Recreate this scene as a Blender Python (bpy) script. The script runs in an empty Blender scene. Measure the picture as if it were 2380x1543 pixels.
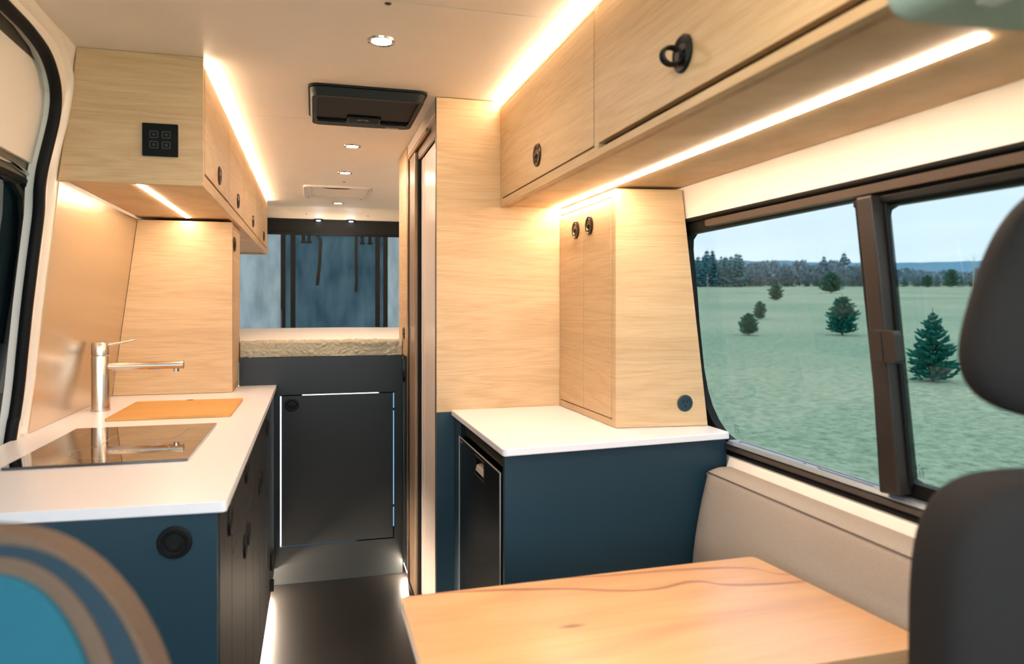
import bpy, bmesh, math, random
from mathutils import Vector, Matrix, noise
from mathutils.geometry import tessellate_polygon
random.seed(7)
S = bpy.context.scene
COL = S.collection

# ------------------------------------------------------------------ camera
FPX = 1676.0
YAW = math.atan(460.0 / FPX)
cam_d = bpy.data.cameras.new('camera')
cam = bpy.data.objects.new('camera', cam_d)
COL.objects.link(cam)
cam.location = (0, 0, 1.26)
cam.rotation_euler = (math.pi / 2, 0, -YAW)
cam_d.sensor_width = 36.0
cam_d.lens = FPX / 2380 * 36.0
cam_d.shift_y = -63.5 / 2380
cam_d.clip_start = 0.02
cam_d.clip_end = 3000
cam_d.dof.use_dof = True
cam_d.dof.focus_distance = 2.9
cam_d.dof.aperture_fstop = 3.3
S.camera = cam
S.view_settings.view_transform = 'Standard'
S.view_settings.look = 'None'
S.view_settings.gamma = 1
S.view_settings.use_curve_mapping = False
S.view_settings.exposure = 1.15

# ------------------------------------------------------------------ light levels
SKY = 4.5          # overcast daylight
LED_COVE = 36.0     # ceiling cove tapes
LED_TASK = 44.0     # tapes under the overhead cabinets
LED_TOE = 170.0      # tapes in the toe kicks
SPOT = 230.0
WARM = (1.0, 0.735, 0.51)
SPOTC = (1.0, 0.80, 0.64)
TOEC = (1.0, 0.80, 0.62)

def lin(c):
    return tuple(((v / 255) / 12.92 if v / 255 <= 0.04045 else ((v / 255 + 0.055) / 1.055) ** 2.4) for v in c)

# ------------------------------------------------------------------ sky
w = bpy.data.worlds.new('overcast_sky'); S.world = w
w.use_nodes = True
nt = w.node_tree; nt.nodes.clear()
out = nt.nodes.new('ShaderNodeOutputWorld'); bg = nt.nodes.new('ShaderNodeBackground')
tc = nt.nodes.new('ShaderNodeTexCoord'); mp = nt.nodes.new('ShaderNodeMapping')
mp.inputs['Scale'].default_value = (1.2, 1.2, 9.0)
nz = nt.nodes.new('ShaderNodeTexNoise'); nz.inputs['Scale'].default_value = 1.7; nz.inputs['Detail'].default_value = 5
rp = nt.nodes.new('ShaderNodeValToRGB')
rp.color_ramp.elements[0].position = 0.36; rp.color_ramp.elements[0].color = (0.66, 0.80, 0.93, 1)
rp.color_ramp.elements[1].position = 0.66; rp.color_ramp.elements[1].color = (0.84, 0.92, 1.0, 1)
nt.links.new(tc.outputs['Generated'], mp.inputs['Vector']); nt.links.new(mp.outputs[0], nz.inputs['Vector'])
nt.links.new(nz.outputs['Fac'], rp.inputs['Fac']); nt.links.new(rp.outputs[0], bg.inputs['Color'])
bg.inputs['Strength'].default_value = SKY
nt.links.new(bg.outputs[0], out.inputs['Surface'])

# ------------------------------------------------------------------ materials
def newmat(name):
    m = bpy.data.materials.new(name); m.use_nodes = True
    nt = m.node_tree
    return m, nt, nt.nodes['Principled BSDF']

def mat(name, rgb, rough=0.5, metal=0.0, spec=0.5, noise_amt=0.0, nscale=8.0, bump=0.0, bscale=60.0, bstretch=(1, 1, 1), coat=0.0):
    m, nt, b = newmat(name)
    c = lin(rgb)
    b.inputs['Base Color'].default_value = (*c, 1)
    b.inputs['Roughness'].default_value = rough
    b.inputs['Metallic'].default_value = metal
    b.inputs['Specular IOR Level'].default_value = spec
    if coat: b.inputs['Coat Weight'].default_value = coat
    tc = nt.nodes.new('ShaderNodeTexCoord')
    if noise_amt:
        n = nt.nodes.new('ShaderNodeTexNoise'); n.inputs['Scale'].default_value = nscale; n.inputs['Detail'].default_value = 4
        r = nt.nodes.new('ShaderNodeValToRGB')
        r.color_ramp.elements[0].color = (*[v * (1 - noise_amt) for v in c], 1)
        r.color_ramp.elements[1].color = (*[min(1, v * (1 + noise_amt)) for v in c], 1)
        r.color_ramp.elements[0].position = 0.3; r.color_ramp.elements[1].position = 0.7
        nt.links.new(tc.outputs['Object'], n.inputs['Vector']); nt.links.new(n.outputs['Fac'], r.inputs['Fac'])
        nt.links.new(r.outputs[0], b.inputs['Base Color'])
    if bump:
        mp = nt.nodes.new('ShaderNodeMapping'); mp.inputs['Scale'].default_value = bstretch
        n = nt.nodes.new('ShaderNodeTexNoise'); n.inputs['Scale'].default_value = bscale; n.inputs['Detail'].default_value = 3
        bp = nt.nodes.new('ShaderNodeBump'); bp.inputs['Strength'].default_value = bump; bp.inputs['Distance'].default_value = 0.002
        nt.links.new(tc.outputs['Object'], mp.inputs['Vector']); nt.links.new(mp.outputs[0], n.inputs['Vector'])
        nt.links.new(n.outputs['Fac'], bp.inputs['Height']); nt.links.new(bp.outputs[0], b.inputs['Normal'])
    return m

def wood(name, light, mid, dark, sc=(0.55, 0.55, 4.2), rings=11.0, fine=(5, 5, 150), rough=0.5, contrast=0.5):
    m, nt, b = newmat(name)
    L = nt.links.new
    tc = nt.nodes.new('ShaderNodeTexCoord')
    mp = nt.nodes.new('ShaderNodeMapping'); mp.inputs['Scale'].default_value = sc
    n = nt.nodes.new('ShaderNodeTexNoise'); n.inputs['Scale'].default_value = 1.6; n.inputs['Detail'].default_value = 3; n.inputs['Distortion'].default_value = 0.5
    L(tc.outputs['Object'], mp.inputs['Vector']); L(mp.outputs[0], n.inputs['Vector'])
    mu = nt.nodes.new('ShaderNodeMath'); mu.operation = 'MULTIPLY'; mu.inputs[1].default_value = rings
    fr = nt.nodes.new('ShaderNodeMath'); fr.operation = 'FRACT'
    L(n.outputs['Fac'], mu.inputs[0]); L(mu.outputs[0], fr.inputs[0])
    r1 = nt.nodes.new('ShaderNodeValToRGB'); e = r1.color_ramp.elements
    e[0].position = 0.0; e[0].color = (*lin(mid), 1); e[1].position = 1.0; e[1].color = (*lin(mid), 1)
    a = e.new(0.35); a.color = (*lin(light), 1); a = e.new(0.86); a.color = (*[(p + q) / 2 for p, q in zip(lin(dark), lin(mid))], 1)
    L(fr.outputs[0], r1.inputs['Fac'])
    mp2 = nt.nodes.new('ShaderNodeMapping'); mp2.inputs['Scale'].default_value = fine
    n2 = nt.nodes.new('ShaderNodeTexNoise'); n2.inputs['Scale'].default_value = 2.0; n2.inputs['Detail'].default_value = 5; n2.inputs['Roughness'].default_value = 0.7
    L(tc.outputs['Object'], mp2.inputs['Vector']); L(mp2.outputs[0], n2.inputs['Vector'])
    r2 = nt.nodes.new('ShaderNodeValToRGB'); e = r2.color_ramp.elements
    e[0].position = 0.36; e[0].color = (*lin(dark), 1); e[1].position = 0.6; e[1].color = (*lin(light), 1)
    L(n2.outputs['Fac'], r2.inputs['Fac'])
    mx = nt.nodes.new('ShaderNodeMix'); mx.data_type = 'RGBA'; mx.inputs['Factor'].default_value = contrast
    L(r1.outputs[0], mx.inputs['A']); L(r2.outputs[0], mx.inputs['B'])
    # broad tone drift
    n3 = nt.nodes.new('ShaderNodeTexNoise'); n3.inputs['Scale'].default_value = 1.3
    r3 = nt.nodes.new('ShaderNodeValToRGB'); e = r3.color_ramp.elements
    e[0].position = 0.3; e[0].color = (0.88, 0.87, 0.85, 1); e[1].position = 0.7; e[1].color = (1, 1, 1, 1)
    L(mp.outputs[0], n3.inputs['Vector']); L(n3.outputs['Fac'], r3.inputs['Fac'])
    mx2 = nt.nodes.new('ShaderNodeMix'); mx2.data_type = 'RGBA'; mx2.blend_type = 'MULTIPLY'; mx2.inputs['Factor'].default_value = 1
    L(mx.outputs['Result'], mx2.inputs['A']); L(r3.outputs[0], mx2.inputs['B'])
    L(mx2.outputs['Result'], b.inputs['Base Color'])
    bp = nt.nodes.new('ShaderNodeBump'); bp.inputs['Strength'].default_value = 0.18; bp.inputs['Distance'].default_value = 0.001
    L(n2.outputs['Fac'], bp.inputs['Height']); L(bp.outputs[0], b.inputs['Normal'])
    b.inputs['Roughness'].default_value = rough
    return m

def emit(name, rgb, strength):
    m = bpy.data.materials.new(name); m.use_nodes = True
    nt = m.node_tree; nt.nodes.clear()
    o = nt.nodes.new('ShaderNodeOutputMaterial'); e = nt.nodes.new('ShaderNodeEmission')
    e.inputs['Color'].default_value = (*rgb, 1); e.inputs['Strength'].default_value = strength
    nt.links.new(e.outputs[0], o.inputs['Surface'])
    return m

def glassmat(name, tint, refl_rough=0.0, ior=1.5):
    m = bpy.data.materials.new(name); m.use_nodes = True
    nt = m.node_tree; nt.nodes.clear()
    o = nt.nodes.new('ShaderNodeOutputMaterial'); t = nt.nodes.new('ShaderNodeBsdfTransparent')
    g = nt.nodes.new('ShaderNodeBsdfGlossy'); mx = nt.nodes.new('ShaderNodeMixShader'); f = nt.nodes.new('ShaderNodeFresnel')
    f.inputs['IOR'].default_value = ior
    t.inputs['Color'].default_value = (*tint, 1); g.inputs['Roughness'].default_value = refl_rough
    geo = nt.nodes.new('ShaderNodeNewGeometry'); inv = nt.nodes.new('ShaderNodeMath'); inv.operation = 'SUBTRACT'; inv.inputs[0].default_value = 1.0
    mu = nt.nodes.new('ShaderNodeMath'); mu.operation = 'MULTIPLY'
    nt.links.new(geo.outputs['Backfacing'], inv.inputs[1]); nt.links.new(inv.outputs[0], mu.inputs[0]); nt.links.new(f.outputs[0], mu.inputs[1])
    nt.links.new(mu.outputs[0], mx.inputs[0]); nt.links.new(t.outputs[0], mx.inputs[1]); nt.links.new(g.outputs[0], mx.inputs[2])
    nt.links.new(mx.outputs[0], o.inputs['Surface'])
    return m

def fabric(name, rgb, rgb2=None, scale=900, rough=0.9, bump=0.25, sheen=0.0):
    m, nt, b = newmat(name)
    L = nt.links.new
    tc = nt.nodes.new('ShaderNodeTexCoord')
    mp = nt.nodes.new('ShaderNodeMapping'); mp.inputs['Scale'].default_value = (1, 0.35, 1.6)
    n = nt.nodes.new('ShaderNodeTexNoise'); n.inputs['Scale'].default_value = scale; n.inputs['Detail'].default_value = 2
    r = nt.nodes.new('ShaderNodeValToRGB')
    c1 = lin(rgb); c2 = lin(rgb2) if rgb2 else tuple(v * 0.72 for v in c1)
    r.color_ramp.elements[0].position = 0.35; r.color_ramp.elements[0].color = (*c2, 1)
    r.color_ramp.elements[1].position = 0.62; r.color_ramp.elements[1].color = (*c1, 1)
    L(tc.outputs['Object'], mp.inputs['Vector']); L(mp.outputs[0], n.inputs['Vector']); L(n.outputs['Fac'], r.inputs['Fac'])
    L(r.outputs[0], b.inputs['Base Color'])
    bp = nt.nodes.new('ShaderNodeBump'); bp.inputs['Strength'].default_value = bump; bp.inputs['Distance'].default_value = 0.001
    L(n.outputs['Fac'], bp.inputs['Height']); L(bp.outputs[0], b.inputs['Normal'])
    b.inputs['Roughness'].default_value = rough
    b.inputs['Specular IOR Level'].default_value = 0.2
    if sheen: b.inputs['Sheen Weight'].default_value = sheen
    return m

def screen(name, rgb, trans, strength=0.6, weave=0.0, wscale=260):
    """thin cloth lit from behind: diffuse + translucent, with an optional woven pattern"""
    m = bpy.data.materials.new(name); m.use_nodes = True
    nt = m.node_tree; nt.nodes.clear(); L = nt.links.new
    o = nt.nodes.new('ShaderNodeOutputMaterial'); d = nt.nodes.new('ShaderNodeBsdfDiffuse'); t = nt.nodes.new('ShaderNodeBsdfTranslucent')
    mx = nt.nodes.new('ShaderNodeMixShader'); mx.inputs[0].default_value = strength
    tc = nt.nodes.new('ShaderNodeTexCoord')
    n = nt.nodes.new('ShaderNodeTexNoise'); n.inputs['Scale'].default_value = 4; n.inputs['Detail'].default_value = 4
    mp = nt.nodes.new('ShaderNodeMapping'); mp.inputs['Scale'].default_value = (2.2, 1, 0.8)
    r = nt.nodes.new('ShaderNodeValToRGB')
    c = lin(rgb); c2 = lin(trans)
    r.color_ramp.elements[0].position = 0.32; r.color_ramp.elements[0].color = (*c, 1)
    r.color_ramp.elements[1].position = 0.68; r.color_ramp.elements[1].color = (*c2, 1)
    L(tc.outputs['Object'], mp.inputs['Vector']); L(mp.outputs[0], n.inputs['Vector']); L(n.outputs['Fac'], r.inputs['Fac'])
    src = r.outputs[0]
    if weave:
        n2 = nt.nodes.new('ShaderNodeTexWave'); n2.bands_direction = 'X'; n2.inputs['Scale'].default_value = wscale / 10
        n2.inputs['Distortion'].default_value = 3.5; n2.inputs['Detail'].default_value = 2; n2.inputs['Detail Scale'].default_value = 0.6
        r2 = nt.nodes.new('ShaderNodeValToRGB')
        r2.color_ramp.elements[0].color = (1 - weave,) * 3 + (1,); r2.color_ramp.elements[1].color = (1.0, 1.0, 1.0, 1)
        m2 = nt.nodes.new('ShaderNodeMix'); m2.data_type = 'RGBA'; m2.blend_type = 'MULTIPLY'; m2.inputs['Factor'].default_value = 1
        L(tc.outputs['Object'], n2.inputs['Vector']); L(n2.outputs['Fac'], r2.inputs['Fac'])
        L(src, m2.inputs['A']); L(r2.outputs[0], m2.inputs['B']); src = m2.outputs['Result']
    L(src, d.inputs['Color']); L(src, t.inputs['Color'])
    L(d.outputs[0], mx.inputs[1]); L(t.outputs[0], mx.inputs[2]); L(mx.outputs[0], o.inputs['Surface'])
    return m

M = {}
M['oak'] = wood('light_oak_laminate', (213, 184, 143), (205, 173, 130), (184, 149, 107), sc=(0.4, 0.4, 5.0), fine=(4, 4, 170))
M['oak_edge'] = wood('oak_plywood_edge', (196, 160, 116), (176, 138, 96), (150, 114, 76), sc=(0.5, 0.5, 20), rings=6, contrast=0.6)
M['cream'] = mat('cream_wall_panel', (240, 230, 216), 0.45, noise_amt=0.015, bump=0.04, bscale=400)
M['paint'] = mat('cream_painted_steel', (234, 222, 206), 0.28, noise_amt=0.03, nscale=3)
M['quartz'] = mat('white_solid_surface', (232, 229, 231), 0.3, noise_amt=0.01, nscale=40)
M['slate'] = mat('dark_slate_laminate', (28, 54, 66), 0.46, spec=0.4, noise_amt=0.03, nscale=5, bump=0.05, bscale=500)
M['char'] = mat('charcoal_laminate', (28, 32, 33), 0.42, spec=0.35, noise_amt=0.04, nscale=4, bump=0.05, bscale=500)
M['black'] = mat('black_plastic', (12, 14, 14), 0.5, spec=0.25, bump=0.05, bscale=300)
M['void'] = mat('dark_cavity', (6, 6, 6), 0.9)
M['rubber'] = mat('black_rubber_seal', (12, 13, 14), 0.6, spec=0.2, bump=0.1, bscale=200)
M['bronze'] = mat('dark_bronze_metal', (78, 62, 50), 0.28, metal=0.85)
M['brownal'] = mat('brown_anodised_aluminium', (100, 84, 68), 0.4, metal=0.4, noise_amt=0.04)
M['palemetal'] = mat('satin_light_metal', (196, 188, 176), 0.45, metal=0.35)
M['jamb'] = mat('tan_door_frame', (150, 126, 100), 0.35)
M['railbrown'] = mat('brown_window_rail', (70, 56, 45), 0.4)
M['postbrown'] = mat('dark_brown_window_post', (40, 34, 30), 0.45, noise_amt=0.05)
M['trackal'] = mat('grey_aluminium_track', (150, 158, 166), 0.35, metal=0.6)
M['steel'] = mat('brushed_steel', (205, 196, 186), 0.24, metal=1.0, bump=0.12, bscale=300, bstretch=(1, 1, 0.02))
M['splash'] = mat('satin_steel_sheet', (214, 196, 172), 0.27, metal=0.85, bump=0.03, bscale=200, bstretch=(1, 1, 0.03))
M['blackglass'] = mat('black_ceramic_glass', (9, 9, 10), 0.03, spec=0.9, coat=0.8)
M['blackglass2'] = mat('black_touch_glass', (8, 10, 10), 0.55, spec=0.15)
M['fridge'] = mat('gloss_black_fridge_door', (8, 10, 10), 0.2, spec=0.25)
M['print'] = mat('pale_print', (190, 186, 176), 0.6)
M['printdim'] = mat('grey_print', (92, 100, 98), 0.6)
M['floor'] = mat('black_vinyl_floor', (24, 22, 20), 0.33, noise_amt=0.08, nscale=14, bump=0.08, bscale=120)
M['white'] = mat('white_plastic', (225, 220, 214), 0.4)
M['lightgrey'] = mat('pale_shower_door_panel', (230, 218, 208), 0.28, noise_amt=0.02, nscale=5)
M['olive'] = mat('grey_olive_painted_metal', (108, 100, 84), 0.35, noise_amt=0.05)
M['chrome'] = mat('chrome_trim', (200, 196, 190), 0.12, metal=1.0)
M['benchf'] = fabric('taupe_woven_upholstery', (172, 160, 148), (148, 136, 124), 1500)
M['seatdark'] = fabric('dark_grey_seat_fabric', (38, 34, 31), (26, 25, 25), 1200)
M['warmrim_piping'] = fabric('warm_lit_rim_and_piping', (96, 76, 60), (80, 64, 52), 900)  # warm light on the seat rim put into the brown; also bench piping
M['seat_daylit'] = fabric('daylit_blue_seat_fabric', (34, 88, 100), (24, 72, 86), 1400)  # blue of the daylight put into the fabric colour
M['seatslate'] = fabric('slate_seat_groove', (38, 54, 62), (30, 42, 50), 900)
M['headliner'] = fabric('grey_green_headliner', (176, 192, 178), (164, 180, 168), 500, bump=0.1)
M['quilt'] = fabric('sage_beige_quilt', (190, 184, 160), (164, 158, 136), 260, bump=0.35)
M['sheet'] = mat('white_sheet', (232, 228, 224), 0.8, bump=0.1, bscale=60)
M['curtain'] = screen('pale_blue_grey_cloth', (76, 82, 86), (100, 106, 110), 0.5)
M['mesh'] = screen('insect_mesh', (30, 46, 54), (54, 68, 76), 0.5, weave=0.6, wscale=520)
M['strap'] = mat('black_webbing', (16, 20, 20), 0.85)
M['winglass'] = glassmat('tinted_window_glass', (0.328, 0.342, 0.336), ior=1.3)
M['doorglass'] = mat('dark_door_glass', (18, 36, 44), 0.04, spec=0.8, coat=0.5)
M['bamboo'] = wood('bamboo_board', (214, 160, 84), (204, 150, 74), (184, 128, 58), sc=(0.5, 6, 6), rings=5, fine=(3, 90, 90), rough=0.4)
M['cove'] = emit('warm_led_cove', WARM, LED_COVE)
M['task'] = emit('warm_led_task', (1.0, 0.765, 0.57), LED_TASK)
M['toe'] = emit('warm_led_toe_kick', TOEC, LED_TOE)
M['spot'] = emit('spot_lamp', SPOTC, SPOT)
M['coldspot'] = emit('cold_reading_lamp', (0.8, 0.9, 1.0), 5)
M['garage'] = emit('gap_daylight_glow', (0.72, 0.88, 1.0), 1.6)  # added emitter in place of daylight leaking round the access door
M['garagedim'] = emit('gap_daylight_glow_dim', (0.25, 0.55, 0.85), 0.55)  # weaker emitter for the fainter daylight in the gap

# table wood: orange fir with dark red veins and a knot
def table_wood():
    m = wood('varnished_fir', (226, 176, 122), (220, 164, 106), (206, 144, 88), sc=(0.8, 5.0, 5.0), rings=5, fine=(2.5, 60, 60), rough=0.3, contrast=0.25)
    nt = m.node_tree; L = nt.links.new; b = nt.nodes['Principled BSDF']; b.inputs['Coat Weight'].default_value = 1.0; b.inputs['Coat IOR'].default_value = 1.75; b.inputs['Coat Roughness'].default_value = 0.28
    tc = nt.nodes.new('ShaderNodeTexCoord'); sp = nt.nodes.new('ShaderNodeSeparateXYZ')
    off = nt.nodes.new('ShaderNodeVectorMath'); off.operation = 'ADD'; off.inputs[1].default_value = (0.55, 1.2, 0)   # table origin
    L(tc.outputs['Object'], off.inputs[0]); L(off.outputs[0], sp.inputs[0])
    def mth(op, a, bb=None, clamp=False):
        n = nt.nodes.new('ShaderNodeMath'); n.operation = op; n.use_clamp = clamp
        for i, v in enumerate((a, bb)):
            if v is None: continue
            if isinstance(v, (int, float)): n.inputs[i].default_value = v
            else: L(v, n.inputs[i])
        return n.outputs[0]
    prev = b.inputs['Base Color'].links[0].from_socket
    def curve(pts):
        fc = nt.nodes.new('ShaderNodeFloatCurve'); c = fc.mapping.curves[0]
        pts = [(p[0] / 1.0, p[1]) for p in pts]
        c.points[0].location = pts[0]; c.points[1].location = pts[-1]
        for p in pts[1:-1]: c.points.new(*p)
        fc.mapping.update(); L(sp.outputs[0], fc.inputs['Value']); return fc.outputs[0]
    # vein lines given as y offset (m * 2) over x
    veins = [([(0.0, 0.775), (0.17, 0.786), (0.47, 0.69), (0.60, 0.60), (0.66, 0.592), (0.74, 0.62), (0.80, 0.55), (1.0, 0.50)], 0.013, 0.95),
             ([(0.0, 0.84), (0.45, 0.80), (0.57, 0.775), (0.77, 0.745), (0.90, 0.68), (0.93, 0.60), (1.0, 0.56)], 0.010, 0.8),
             ([(0.0, 0.10), (0.4, 0.16), (0.7, 0.30), (1.0, 0.34)], 0.05, 0.3)]
    nzz = nt.nodes.new('ShaderNodeTexNoise'); nzz.inputs['Scale'].default_value = 9; L(tc.outputs['Object'], nzz.inputs['Vector'])
    for pts, wd, amt in veins:
        y = curve(pts)
        y = mth('ADD', mth('MULTIPLY', y, 0.5), 1.0)
        dist = mth('ABSOLUTE', mth('SUBTRACT', sp.outputs[1], y))
        ww = mth('MULTIPLY', mth('ADD', nzz.outputs['Fac'], 0.2), wd)
        f = mth('MULTIPLY', mth('SUBTRACT', 1.0, mth('DIVIDE', dist, ww), True), amt)
        mx = nt.nodes.new('ShaderNodeMix'); mx.data_type = 'RGBA'; L(f, mx.inputs['Factor']); L(prev, mx.inputs['A'])
        mx.inputs['B'].default_value = (*lin((150, 72, 44)), 1); prev = mx.outputs['Result']
    # knot
    dx = mth('DIVIDE', mth('SUBTRACT', sp.outputs[0], 0.434), 0.03); dy = mth('DIVIDE', mth('SUBTRACT', sp.outputs[1], 1.184), 0.010)
    dd = mth('ADD', mth('MULTIPLY', dx, dx), mth('MULTIPLY', dy, dy))
    f = mth('MULTIPLY', mth('SUBTRACT', 1.0, dd, True), 0.9)
    mx = nt.nodes.new('ShaderNodeMix'); mx.data_type = 'RGBA'; L(f, mx.inputs['Factor']); L(prev, mx.inputs['A'])
    mx.inputs['B'].default_value = (*lin((96, 48, 24)), 1); prev = mx.outputs['Result']
    L(prev, b.inputs['Base Color'])
    return m
M['table'] = table_wood()

# ------------------------------------------------------------------ builders
ORG = {}
def tag(o, label=None, cat=None, group=None, kind=None):
    if label: o['label'] = label
    if cat: o['category'] = cat
    if group: o['group'] = group
    if kind: o['kind'] = kind
    return o

def thing(name, loc, label, cat, group=None):
    o = bpy.data.objects.new(name, None); COL.objects.link(o)
    o.location = loc; o.empty_display_size = 0.05
    ORG[o] = Vector(loc)
    return tag(o, label, cat, group)

def link_mesh(name, me, mats, parent=None, bevel=0.0, smooth=False, bseg=2):
    o = bpy.data.objects.new(name, me); COL.objects.link(o)
    for m in (mats if isinstance(mats, (list, tuple)) else [mats]): me.materials.append(m)
    off = ORG.get(parent, Vector((0, 0, 0))) if parent else Vector((0, 0, 0))
    if parent:
        me.transform(Matrix.Translation(-off)); o.parent = parent; ORG[o] = off
    else:
        ORG[o] = off
    if smooth:
        for p in me.polygons: p.use_smooth = True
    if bevel:
        b = o.modifiers.new('bevel', 'BEVEL'); b.width = bevel; b.segments = bseg; b.limit_method = 'ANGLE'; b.angle_limit = math.radians(35)
    return o

class MB:
    def __init__(s): s.v = []; s.f = []; s.mi = []
    def add(s, vs, fs, mi=0):
        n = len(s.v); s.v += [tuple(v) for v in vs]; s.f += [tuple(i + n for i in f) for f in fs]; s.mi += [mi] * len(fs); return s
    def box(s, x0, x1, y0, y1, z0, z1, mi=0):
        x0, x1 = sorted((x0, x1)); y0, y1 = sorted((y0, y1)); z0, z1 = sorted((z0, z1))
        return s.add([(x0, y0, z0), (x1, y0, z0), (x1, y1, z0), (x0, y1, z0), (x0, y0, z1), (x1, y0, z1), (x1, y1, z1), (x0, y1, z1)],
                     [(0, 3, 2, 1), (4, 5, 6, 7), (0, 1, 5, 4), (1, 2, 6, 5), (2, 3, 7, 6), (3, 0, 4, 7)], mi)
    def prism(s, fn, loops, mi=0):
        """fn(p, side) -> 3D; loops = outer + holes of 2D points"""
        tri = tessellate_polygon([[Vector((p[0], p[1], 0)) for p in l] for l in loops])
        flat = [p for l in loops for p in l]; n = len(flat)
        vs = [fn(p, 0) for p in flat] + [fn(p, 1) for p in flat]
        fs = [tuple(t) for t in tri] + [tuple(i + n for i in reversed(t)) for t in tri]
        k = 0
        for l in loops:
            m = len(l)
            for i in range(m):
                j = (i + 1) % m; fs.append((k + i, k + j, k + j + n, k + i + n))
            k += m
        return s.add(vs, fs, mi)
    def tube(s, pts, r, seg=10, mi=0, cap=True, squash=None):
        pts = [Vector(p) for p in pts]; base = len(s.v); rings = []
        for i, p in enumerate(pts):
            t = (pts[min(i + 1, len(pts) - 1)] - pts[max(i - 1, 0)]).normalized()
            if i == 0:
                a = Vector((0, 0, 1)) if abs(t.z) < 0.9 else Vector((1, 0, 0)); u = t.cross(a).normalized()
            else:
                u = (u - t * u.dot(t)).normalized()
            v = t.cross(u).normalized()
            rr = r[i] if isinstance(r, (list, tuple)) else r
            rings.append([p + u * (math.cos(2 * math.pi * k / seg) * rr) + v * (math.sin(2 * math.pi * k / seg) * rr) for k in range(seg)])
        vs = [q for ring in rings for q in ring]; fs = []
        for i in range(len(pts) - 1):
            for k in range(seg):
                a = i * seg + k; b = i * seg + (k + 1) % seg; fs.append((a, b, b + seg, a + seg))
        if cap:
            fs.append(tuple(range(seg))[::-1]); fs.append(tuple((len(pts) - 1) * seg + k for k in range(seg)))
        return s.add(vs, fs, mi)
    def lathe(s, prof, c=(0, 0, 0), axis='z', seg=28, mi=0, mat4=None):
        vs = []; fs = []; n = len(prof)
        for k in range(seg):
            a = 2 * math.pi * k / seg
            for r, h in prof:
                p = Vector((r * math.cos(a), r * math.sin(a), h))
                if axis == 'x': p = Vector((h, p.x, p.y))
                elif axis == '-x': p = Vector((-h, p.x, p.y))
                elif axis == '-y': p = Vector((p.x, -h, p.y))
                elif axis == '-z': p = Vector((p.x, -p.y, -h))
                vs.append(p + Vector(c))
        for k in range(seg):
            for i in range(n - 1):
                a = k * n + i; b = ((k + 1) % seg) * n + i; fs.append((a, b, b + 1, a + 1))
        return s.add(vs, fs, mi)
    def build(s, name, mats, parent=None, bevel=0.0, smooth=False, bseg=2):
        me = bpy.data.meshes.new(name); me.from_pydata(s.v, [], s.f)
        bm = bmesh.new(); bm.from_mesh(me)
        if smooth: bmesh.ops.remove_doubles(bm, verts=bm.verts, dist=1e-6)
        bmesh.ops.recalc_face_normals(bm, faces=bm.faces); 
        bm.to_mesh(me); bm.free()
        if len(me.polygons) == len(s.mi):
            for p, i in zip(me.polygons, s.mi): p.material_index = i
        me.update()
        return link_mesh(name, me, mats, parent, bevel, smooth, bseg)

def smooth_angle(o, deg=35):
    me = o.data
    for p in me.polygons: p.use_smooth = True
    try: me.set_sharp_from_angle(angle=math.radians(deg))
    except Exception: pass
    return o

def rect(a0, a1, b0, b1): return [(a0, b0), (a1, b0), (a1, b1), (a0, b1)]
def rrect(a0, a1, b0, b1, r, seg=5):
    o = []
    for cx, cy, s in ((a1 - r, b0 + r, -90), (a1 - r, b1 - r, 0), (a0 + r, b1 - r, 90), (a0 + r, b0 + r, 180)):
        for i in range(seg + 1):
            t = math.radians(s + 90 * i / seg); o.append((cx + r * math.cos(t), cy + r * math.sin(t)))
    return o
def fx(x0, x1): return lambda p, s: ((x0, x1)[s], p[0], p[1])
def fy(y0, y1): return lambda p, s: (p[0], (y0, y1)[s], p[1])
def fz(z0, z1): return lambda p, s: (p[0], p[1], (z0, z1)[s])
def slabx(name, x0, x1, loops, m, parent=None, bevel=0.0008): return MB().prism(fx(x0, x1), loops).build(name, m, parent, bevel)
def slaby(name, y0, y1, loops, m, parent=None, bevel=0.0008): return MB().prism(fy(y0, y1), loops).build(name, m, parent, bevel)
def slabz(name, z0, z1, loops, m, parent=None, bevel=0.0008): return MB().prism(fz(z0, z1), loops).build(name, m, parent, bevel)

XL = lambda z: -0.770 + 0.1286 * (z - 0.9)      # left wall lining
XR = lambda z: 1.135 - 0.1214 * (z - 0.9)       # right wall lining
def fl(o0, o1): return lambda p, s: (XL(p[1]) - (o0, o1)[s], p[0], p[1])
def fr(o0, o1): return lambda p, s: (XR(p[1]) + (o0, o1)[s], p[0], p[1])

def struct(o, kind='structure'): o['kind'] = kind; return o

def super_mesh(a, b, c, n1=2.5, n2=2.5, nu=48, nv=28, taper=0.0):
    sg = lambda v, e: math.copysign(abs(v) ** e, v)
    vs = []; fs = []
    for j in range(nv + 1):
        ph = -math.pi / 2 + math.pi * j / nv
        for i in range(nu):
            th = 2 * math.pi * i / nu
            cx = sg(math.cos(ph), 2 / n1)
            z = sg(math.sin(ph), 2 / n1)
            k = 1 - taper * z
            vs.append((a * cx * sg(math.cos(th), 2 / n2) * k, b * cx * sg(math.sin(th), 2 / n2), c * z))
    for j in range(nv):
        for i in range(nu):
            p = j * nu + i; q = j * nu + (i + 1) % nu
            fs.append((p, q, q + nu, p + nu))
    return vs, fs

# ================================================================== SETTING
fl_o = struct(slabz('floor', -0.03, 0.0, [rect(-0.90, 1.28, -1.3, 5.56)], M['floor'], bevel=0))
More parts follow.
